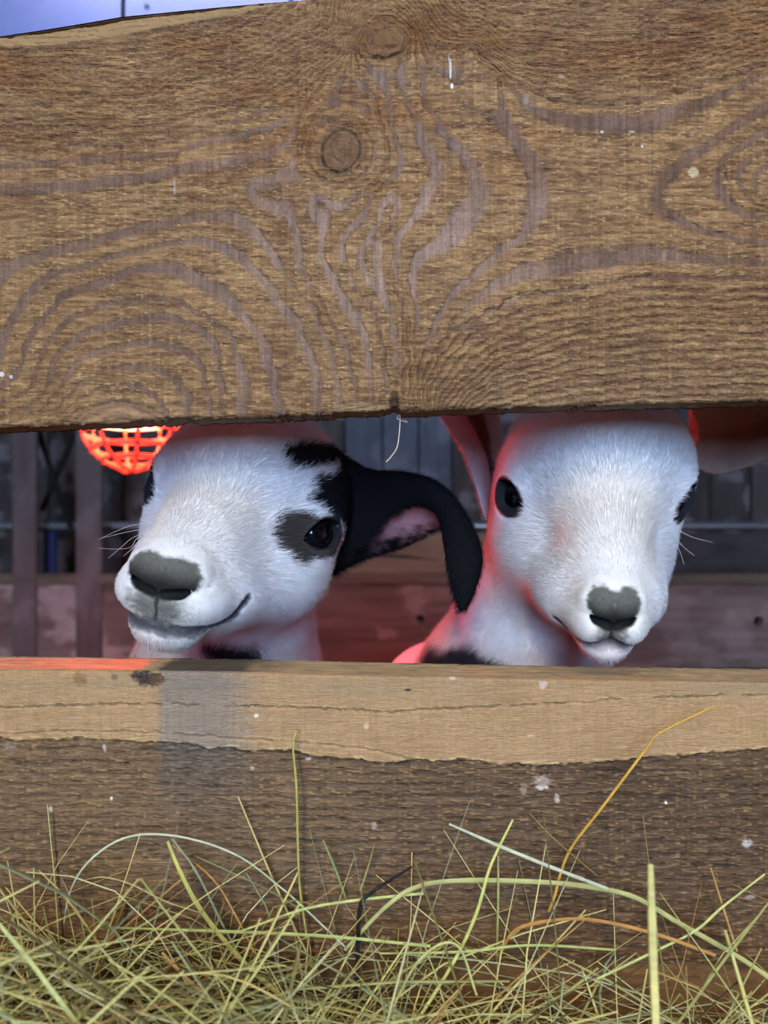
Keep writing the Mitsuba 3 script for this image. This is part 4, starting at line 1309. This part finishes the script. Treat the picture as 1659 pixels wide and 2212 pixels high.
def ring(r, z, wire, n=48, w=None):
    a = np.linspace(0, 2 * np.pi, n, endpoint=False)
    k = 8
    b = np.arange(k) * 2 * np.pi / k
    hh = w or wire
    v = np.stack([(r + wire * np.cos(b)[None]) * np.cos(a)[:, None], (r + wire * np.cos(b)[None]) * np.sin(a)[:, None], np.broadcast_to(z + hh * np.sin(b)[None], (n, k))], -1).reshape(-1, 3)
    i, j = np.meshgrid(np.arange(n), np.arange(k), indexing='ij')
    q = np.stack([i * k + j, ((i + 1) % n) * k + j, ((i + 1) % n) * k + (j + 1) % k, i * k + (j + 1) % k], -1).reshape(-1, 4)
    return v, np.vstack([q[:, [0, 1, 2]], q[:, [0, 2, 3]]])


tilt = Rot.from_rotvec(np.radians(7) * np.array([-.88, -.48, 0]))      # the mouth of the shade leans a little towards the kids


def lampm(m):
    v, f = m if isinstance(m, tuple) else (np.array(m.vertices), np.array(m.faces))
    return tilt.apply(v) + LC, f


prof = [(R0, .000), (R0 * .93, -.012), (R0 * .80, -.024), (R0 * .60, -.036), (R0 * .36, -.0435)]
for i, (r, z, w) in enumerate(((R0, 0.0, .0038), (R0 * .84, -.021, .0034), (R0 * .62, -.035, .0030))):
    put('heat_lamp__cage_ring' + ('' if not i else '_%03d' % i), lampm(ring(r, z, .0014, w=w)), 'mat_cage', smooth=True)
nr = 8
for i in range(nr // 2):
    a = (i + .5) * 2 * np.pi / nr + .06
    e = np.array([math.cos(a), math.sin(a), 0])
    pts = [e * R0 + [0, 0, .02], e * R0 + [0, 0, 0]] + [e * r + [0, 0, z] for r, z in prof[1:]] + [e * R0 * .15 + [0, 0, -.046 - .0012 * i], -e * R0 * .15 + [0, 0, -.046 - .0012 * i]] + [-e * r + [0, 0, z] for r, z in prof[:0:-1]] + [-e * R0, -e * R0 + [0, 0, .02]]
    put('heat_lamp__cage_rib' + ('' if not i else '_%03d' % i), lampm(tube(spline(pts, 60), .0024, 8)), 'mat_cage', smooth=50)
k = R0 / .106
shade = trimesh.creation.revolve(k * np.array([[.112, .03], [.108, .06], [.088, .11], [.05, .15], [.03, .16], [.03, .22], [.0, .225], [0, .222], [.027, .217], [.027, .158], [.046, .147], [.085, .108], [.105, .06], [.109, .03], [.112, .03]]), sections=48)
put('heat_lamp__shade', lampm(shade), 'mat_lampshade', 'metal reflector shade', smooth=30)
bulb = trimesh.creation.revolve(k * np.array([[0, .02], [.025, .023], [.046, .034], [.054, .052], [.052, .068], [.038, .098], [.018, .126], [.014, .157], [0, .157]]), sections=32)
put('heat_lamp__bulb', lampm(bulb), 'mat_lampshade', 'glowing red bulb', smooth=True, emitter={'type': 'area', 'radiance': {'type': 'rgb', 'value': list(HEAT_LAMP)}})
top = tilt.apply([[0, 0, .22 * k]])[0] + LC
put('heat_lamp__cable', tube([top, top + [-.006, 0, .06], [xof(258, D4), top[1], top[2] + .12], [xof(258, D4), top[1], 2.80]], .0028, 10), 'mat_black_steel')
tag('heat_lamp', 'red glowing heat lamp in a round wire cage hanging behind the left goat', 'lamp')

# ------------------------------------------------------------------ hay
def blade(points, radii, flat, col, seed, n=26):
    r = np.random.default_rng(seed)
    p = spline(points, n)
    rad = np.interp(np.linspace(0, 1, n), np.linspace(0, 1, len(np.atleast_1d(radii))), np.atleast_1d(radii)) * (1 + .12 * (r.random(n) - .5))
    v, f = tube(p, rad, 6, flat, up=[.3, 1, .2])
    c = np.repeat((np.array(col) * (.88 + .24 * r.random((n, 1)))), 6, 0)
    return v, f, c


STALKS = [
    # points (pixel x, pixel y), depth, half width in px, colour, label
    ([(1545, 1524), (1428, 1582), (1396, 1618), (1300, 1745), (1235, 1830), (1210, 1890), (1200, 1930), (1185, 1970)], .286, 2.6, (196, 152, 66), 'golden hay stalk kinked near its tip, reaching highest at the right'),
    ([(640, 1578), (633, 1612), (640, 1700), (644, 1850), (649, 1930), (662, 2020)], .288, 2.4, (168, 160, 88), 'thin upright hay stalk standing alone in front of the lower plank'),
    ([(138, 1995), (150, 1930), (185, 1868), (250, 1818), (322, 1802), (420, 1814), (520, 1852), (600, 1912), (650, 1955), (745, 2045)], .287, 2.3, (188, 192, 158), 'pale grass blade bent in a wide arch at the left'),
    ([(362, 1818), (386, 1876), (430, 1960), (500, 2050), (560, 2110), (640, 2180), (710, 2250)], .283, 6.0, (190, 182, 100), 'broad yellow-green blade whose cut tip points up beneath the arch'),
    ([(372, 1812), (424, 1884), (482, 2000), (524, 2075)], .286, 2.8, (146, 152, 118), 'grey-green blade close behind the broad yellow-green blade'),
    ([(376, 1828), (462, 1902), (510, 1980), (552, 2062)], .288, 2.4, (188, 138, 78), 'rusty tan leaf strip hanging right of the broad yellow-green blade'),
    ([(165, 1906), (220, 1895), (282, 1910), (360, 1948), (440, 1974)], .289, 2.0, (182, 164, 112), 'thin tan curved stalk under the pale arch'),
    ([(970, 1780), (1075, 1826), (1190, 1873), (1312, 1920)], .281, 4.0, (190, 192, 160), 'pale grey-green stem slanting down to the right, split at its tip'),
    ([(745, 2052), (830, 1962), (900, 1916), (1000, 1902), (1180, 1906), (1300, 1920), (1380, 1942), (1460, 1990), (1600, 2070), (1700, 2140)], .284, 5.5, (180, 176, 112), 'long flat green blade bridging the right half of the pile'),
    ([(1108, 1770), (1060, 1870), (1030, 1970), (990, 2060), (930, 2160), (880, 2236)], .276, 3.2, (198, 196, 112), 'straight yellow stem leaning across the long flat green blade'),
    ([(1076, 1848), (1076, 1950), (1073, 2065)], .288, 2.2, (160, 156, 92), 'short upright stem beside the straight leaning yellow stem'),
    ([(1405, 1868), (1408, 1980), (1412, 2100), (1418, 2240)], .215, 8.0, (204, 194, 124), 'thick blurred upright stem at the right, nearest the lens'),
    ([(1652, 1888), (1560, 1960), (1500, 2012), (1400, 2062), (1290, 2115)], .280, 2.8, (190, 192, 118), 'curved yellow-green stem rising to the right edge'),
    ([(1672, 1935), (1560, 2080), (1462, 2215)], .268, 3.2, (150, 148, 86), 'olive stem slanting down from the right edge'),
    ([(1078, 2065), (1110, 2012), (1170, 1992), (1250, 1985), (1330, 1996), (1430, 2022), (1545, 2064)], .279, 4.2, (182, 134, 74), 'brown-orange dry leaf arched in the middle of the right half'),
    ([(820, 2060), (1000, 2056), (1150, 2042), (1330, 2052)], .277, 3.0, (176, 178, 104), 'level yellow-green stem under the brown-orange arched leaf'),
    ([(1143, 1756), (1200, 1815), (1290, 1892)], .290, 1.6, (140, 116, 72), 'hair-thin brownish stem left of the golden kinked stalk'),
    ([(698, 1815), (726, 1882), (748, 1945)], .288, 2.4, (142, 150, 90), 'short green tip just right of the thin upright stalk'),
    ([(808, 1826), (796, 1870), (778, 1925)], .288, 2.0, (150, 140, 90), 'small dull tip above the dark twig'),
    ([(238, 2004), (480, 2012), (700, 2022), (930, 2044)], .281, 3.6, (176, 182, 108), 'level green-yellow stem across the left half'),
    ([(-20, 1975), (60, 2070), (120, 2150), (190, 2240)], .215, 7.0, (186, 186, 120), 'thick blurred stem in the lower left corner'),
    ([(890, 1872), (806, 1926), (778, 1962), (772, 2080), (764, 2215)], .283, 3.8, (44, 38, 40), 'dark brown twig standing in the middle of the hay'),
    ([(424, 1850), (522, 1895), (592, 1930), (650, 1965)], .290, 2.2, (136, 130, 84), 'dull olive stem behind the arch'),
    ([(350, 2058), (420, 2130), (482, 2172), (570, 2225)], .262, 5.5, (200, 160, 100), 'thick peach-coloured straw at the lower left'),
    ([(520, 2012), (650, 1966), (760, 1946), (915, 1930)], .283, 3.0, (188, 190, 118), 'yellow-green stem rising gently to the dark twig'),
    ([(1535, 1874), (1562, 1960), (1592, 2055)], .282, 2.2, (176, 140, 84), 'thin tan stem near the right edge'),
    ([(84, 1880), (150, 1950), (245, 2085)], .270, 3.0, (180, 160, 92), 'straw-yellow stem slanting down at the far left'),
    ([(830, 2215), (905, 2075), (985, 2040), (1030, 2150)], .262, 2.6, (188, 184, 116), 'hooked pale stem left of the lower middle'),
]
for i, (pts, d, w, c, lab) in enumerate(STALKS):
    r = np.random.default_rng(500 + i)
    q = np.array([P(x, y, d + .004 * math.sin(1.7 * k + i)) for k, (x, y) in enumerate(pts)])
    rr = 1.2 * w * d / FOCAL
    v, f, col = blade(q, np.array([.6, 1, 1, .95]) * rr, .45, lin(*c) * (1.25 if 'twig standing' not in lab else .5), 900 + i, 40)
    key = 'dark_twig' if 'twig standing' in lab else 'hay_stalk_%03d' % i
    if i == 0:
        key = 'hay_stalk'
    put(key, (v, f), 'mat_hay' if key != 'dark_twig' else 'mat_vertex_wood', lab, 'twig' if key == 'dark_twig' else 'hay stalk', None if key == 'dark_twig' else 'long hay stalks in front of the fence', smooth=True, color=col)

# the heap itself: strands nobody could count
pile = np.random.default_rng(77)
COLORS = [lin(222, 214, 138), lin(200, 194, 122), lin(176, 178, 130), lin(222, 200, 128), lin(196, 154, 96), lin(150, 138, 84), lin(232, 224, 168), lin(104, 92, 60)]
PROB = [.24, .2, .13, .14, .08, .1, .06, .05]
vs, fs, cs, at = [], [], [], 0
for k in range(2300):
    x = pile.uniform(-.27, .27)
    y = -pile.beta(1.1, 1.6) * .13 - .006
    thin = math.exp(-((x - .105) / .06) ** 2)            # the heap is thinner towards the right
    top = ZC - .191 + .020 * math.exp(-((x + .13) / .075) ** 2) + .008 * math.exp(-((x - .02) / .06) ** 2) - .012 * thin - .10 * max(0, -y - .05)
    z = top - abs(pile.normal(0, .022)) - .002 + (.012 * pile.random() if pile.random() < .25 else 0)
    L = pile.uniform(.03, .11)
    az = pile.uniform(0, 2 * math.pi)
    el = pile.normal(0, .22) if pile.random() < .86 else pile.normal(0, .8)
    d = np.array([math.cos(az) * math.cos(el), .5 * math.sin(az) * math.cos(el), math.sin(el)])
    d /= np.linalg.norm(d)
    bend = pile.normal(0, .34, 3) * L
    c0 = np.array([x, y, z])
    p = np.stack([c0 - d * L, c0 - d * L * .3 + bend * .35, c0 + d * L * .35 + bend * .3, c0 + d * L - bend * .4])
    p[:, 1] = np.minimum(p[:, 1], -.0035 - .004 * pile.random())
    p[:, 2] = np.maximum(p[:, 2], .14)
    rad = pile.choice([.0003, .00042, .0006, .0009], p=[.4, .33, .2, .07])
    n = 7
    pp = spline(p, n)
    v, f = tube(pp, rad * np.array([.7, 1, 1, 1, 1, .9, .5]), 4, .5)
    c = COLORS[pile.choice(8, p=PROB)] * pile.uniform(.75, 1.12)
    vs.append(v)
    fs.append(f + at)
    cs.append(np.broadcast_to(c, v.shape))
    at += len(v)
# nearer, higher strands at the lower left, out of focus
for k in range(150):
    x, yy = pile.uniform(-.16, -.045), -pile.uniform(.06, .125)
    c0 = np.array([x, yy, ZC - pile.uniform(.135, .17) + .15 * max(0, -.09 - x)])
    L = pile.uniform(.02, .042)
    az, el = pile.uniform(-.6, .6) + (math.pi if pile.random() < .5 else 0), pile.normal(-.35, .45)
    d = np.array([math.cos(az) * math.cos(el), math.sin(az) * .6, math.sin(el)])
    bend = pile.normal(0, .2, 3) * L
    p = np.stack([c0 - d * L, c0 - d * L * .3 + bend * .35, c0 + d * L * .35 + bend * .3, c0 + d * L - bend * .4])
    p[:, 1] = np.clip(p[:, 1], -.15, -.02)
    v, f = tube(spline(p, 7), pile.choice([.0004, .00055, .0008]) * np.array([.7, 1, 1, 1, 1, .9, .5]), 4, .5)
    vs.append(v)
    fs.append(f + at)
    cs.append(np.broadcast_to(COLORS[pile.choice(8, p=PROB)] * pile.uniform(.8, 1.1), v.shape))
    at += len(v)
# the packed heart of the heap, below the picture
cx = np.linspace(-.40, .40, 60)
cyy = np.linspace(-.145, -.012, 16)
XX, YY = np.meshgrid(cx, cyy, indexing='ij')
ZZ = ZC - .235 + .02 * f2(XX * 18, YY * 18, 3, 5) - .25 * np.maximum(0, -YY - .08)
ZZ = ZZ * (1 - .75 * sstep(.3, .4, np.abs(XX)))
n, m = XX.shape
V = np.vstack([np.stack([XX, YY, ZZ], -1).reshape(-1, 3), np.stack([XX, YY, np.full_like(XX, .002)], -1).reshape(-1, 3)])
i, j = np.meshgrid(np.arange(n - 1), np.arange(m - 1), indexing='ij')
q = np.stack([i * m + j, (i + 1) * m + j, (i + 1) * m + j + 1, i * m + j + 1], -1).reshape(-1, 4)
Q = [q, q[:, ::-1] + n * m]
rim_ids = np.concatenate([np.arange(n) * m, (n - 1) * m + np.arange(1, m), (np.arange(n - 1)[::-1]) * m + m - 1, np.arange(1, m - 1)[::-1]])
nx_ = np.roll(rim_ids, -1)
Q.append(np.stack([rim_ids, rim_ids + n * m, nx_ + n * m, nx_], 1))
Q = np.vstack(Q)
vs.append(V)
fs.append(np.vstack([Q[:, [0, 1, 2]], Q[:, [0, 2, 3]]]) + at)
cs.append(lerp(lin(92, 74, 42), lin(140, 124, 72), f2(V[:, 0] * 300, V[:, 1] * 300 + V[:, 2] * 200, 3, 6)[:, None]))
put('hay_heap', (np.vstack(vs), np.vstack(fs)), 'mat_hay', 'heap of loose yellow-green hay against the foot of the fence', 'hay', kind='stuff', smooth=True, color=np.vstack(cs))

# a plant fibre hanging from the upper plank
pts = [P(872, 905, .312), P(880, 912, .311), P(866, 908, .310), P(858, 903, .310), P(864, 897, .3105), P(863, 930, .310), P(858, 965, .309), P(846, 985, .309), P(834, 998, .308)]
put('plant_fibre', tube(spline(pts, 70), .00028, 6), 'mat_fibre', 'pale looped plant fibre dangling from the chipped edge of the upper plank', 'plant fibre', smooth=True)
scene['mat_fibre'] = diffuse((.55, .45, .32))

# whiskers
scene['mat_whisker'] = diffuse((.62, .58, .54))
WH = [[(322, 1132), (290, 1134), (250, 1148), (212, 1166)], [(322, 1136), (292, 1146), (262, 1152), (222, 1162)], [(318, 1142), (290, 1160), (262, 1182), (234, 1206)], [(318, 1146), (298, 1162), (282, 1182), (250, 1186), (212, 1184)],
      [(312, 1156), (302, 1168), (284, 1186), (266, 1202)], [(308, 1164), (294, 1178), (276, 1194)]]
for i, w in enumerate(WH):
    d = .368
    q = [P(x, y, d - .004 * k) for k, (x, y) in enumerate(w)]
    q[0] = q[0] + np.array([.004, .006, 0])
    put('goat_kid__whisker' + ('' if not i else '_%03d' % i), tube(spline(q, 24), np.linspace(.00016, .00006, 24), 5), 'mat_whisker', smooth=True)
for i, w in enumerate([[(1440, 1140), (1475, 1180), (1500, 1200)], [(1442, 1150), (1466, 1186), (1478, 1220)], [(1440, 1130), (1490, 1158), (1540, 1172)]]):
    q = [P(x, y, .385) for x, y in w]
    put('goat_kid_001__whisker' + ('' if not i else '_%03d' % i), tube(spline(q, 20), np.linspace(.00015, .00006, 20), 5), 'mat_whisker', smooth=True)
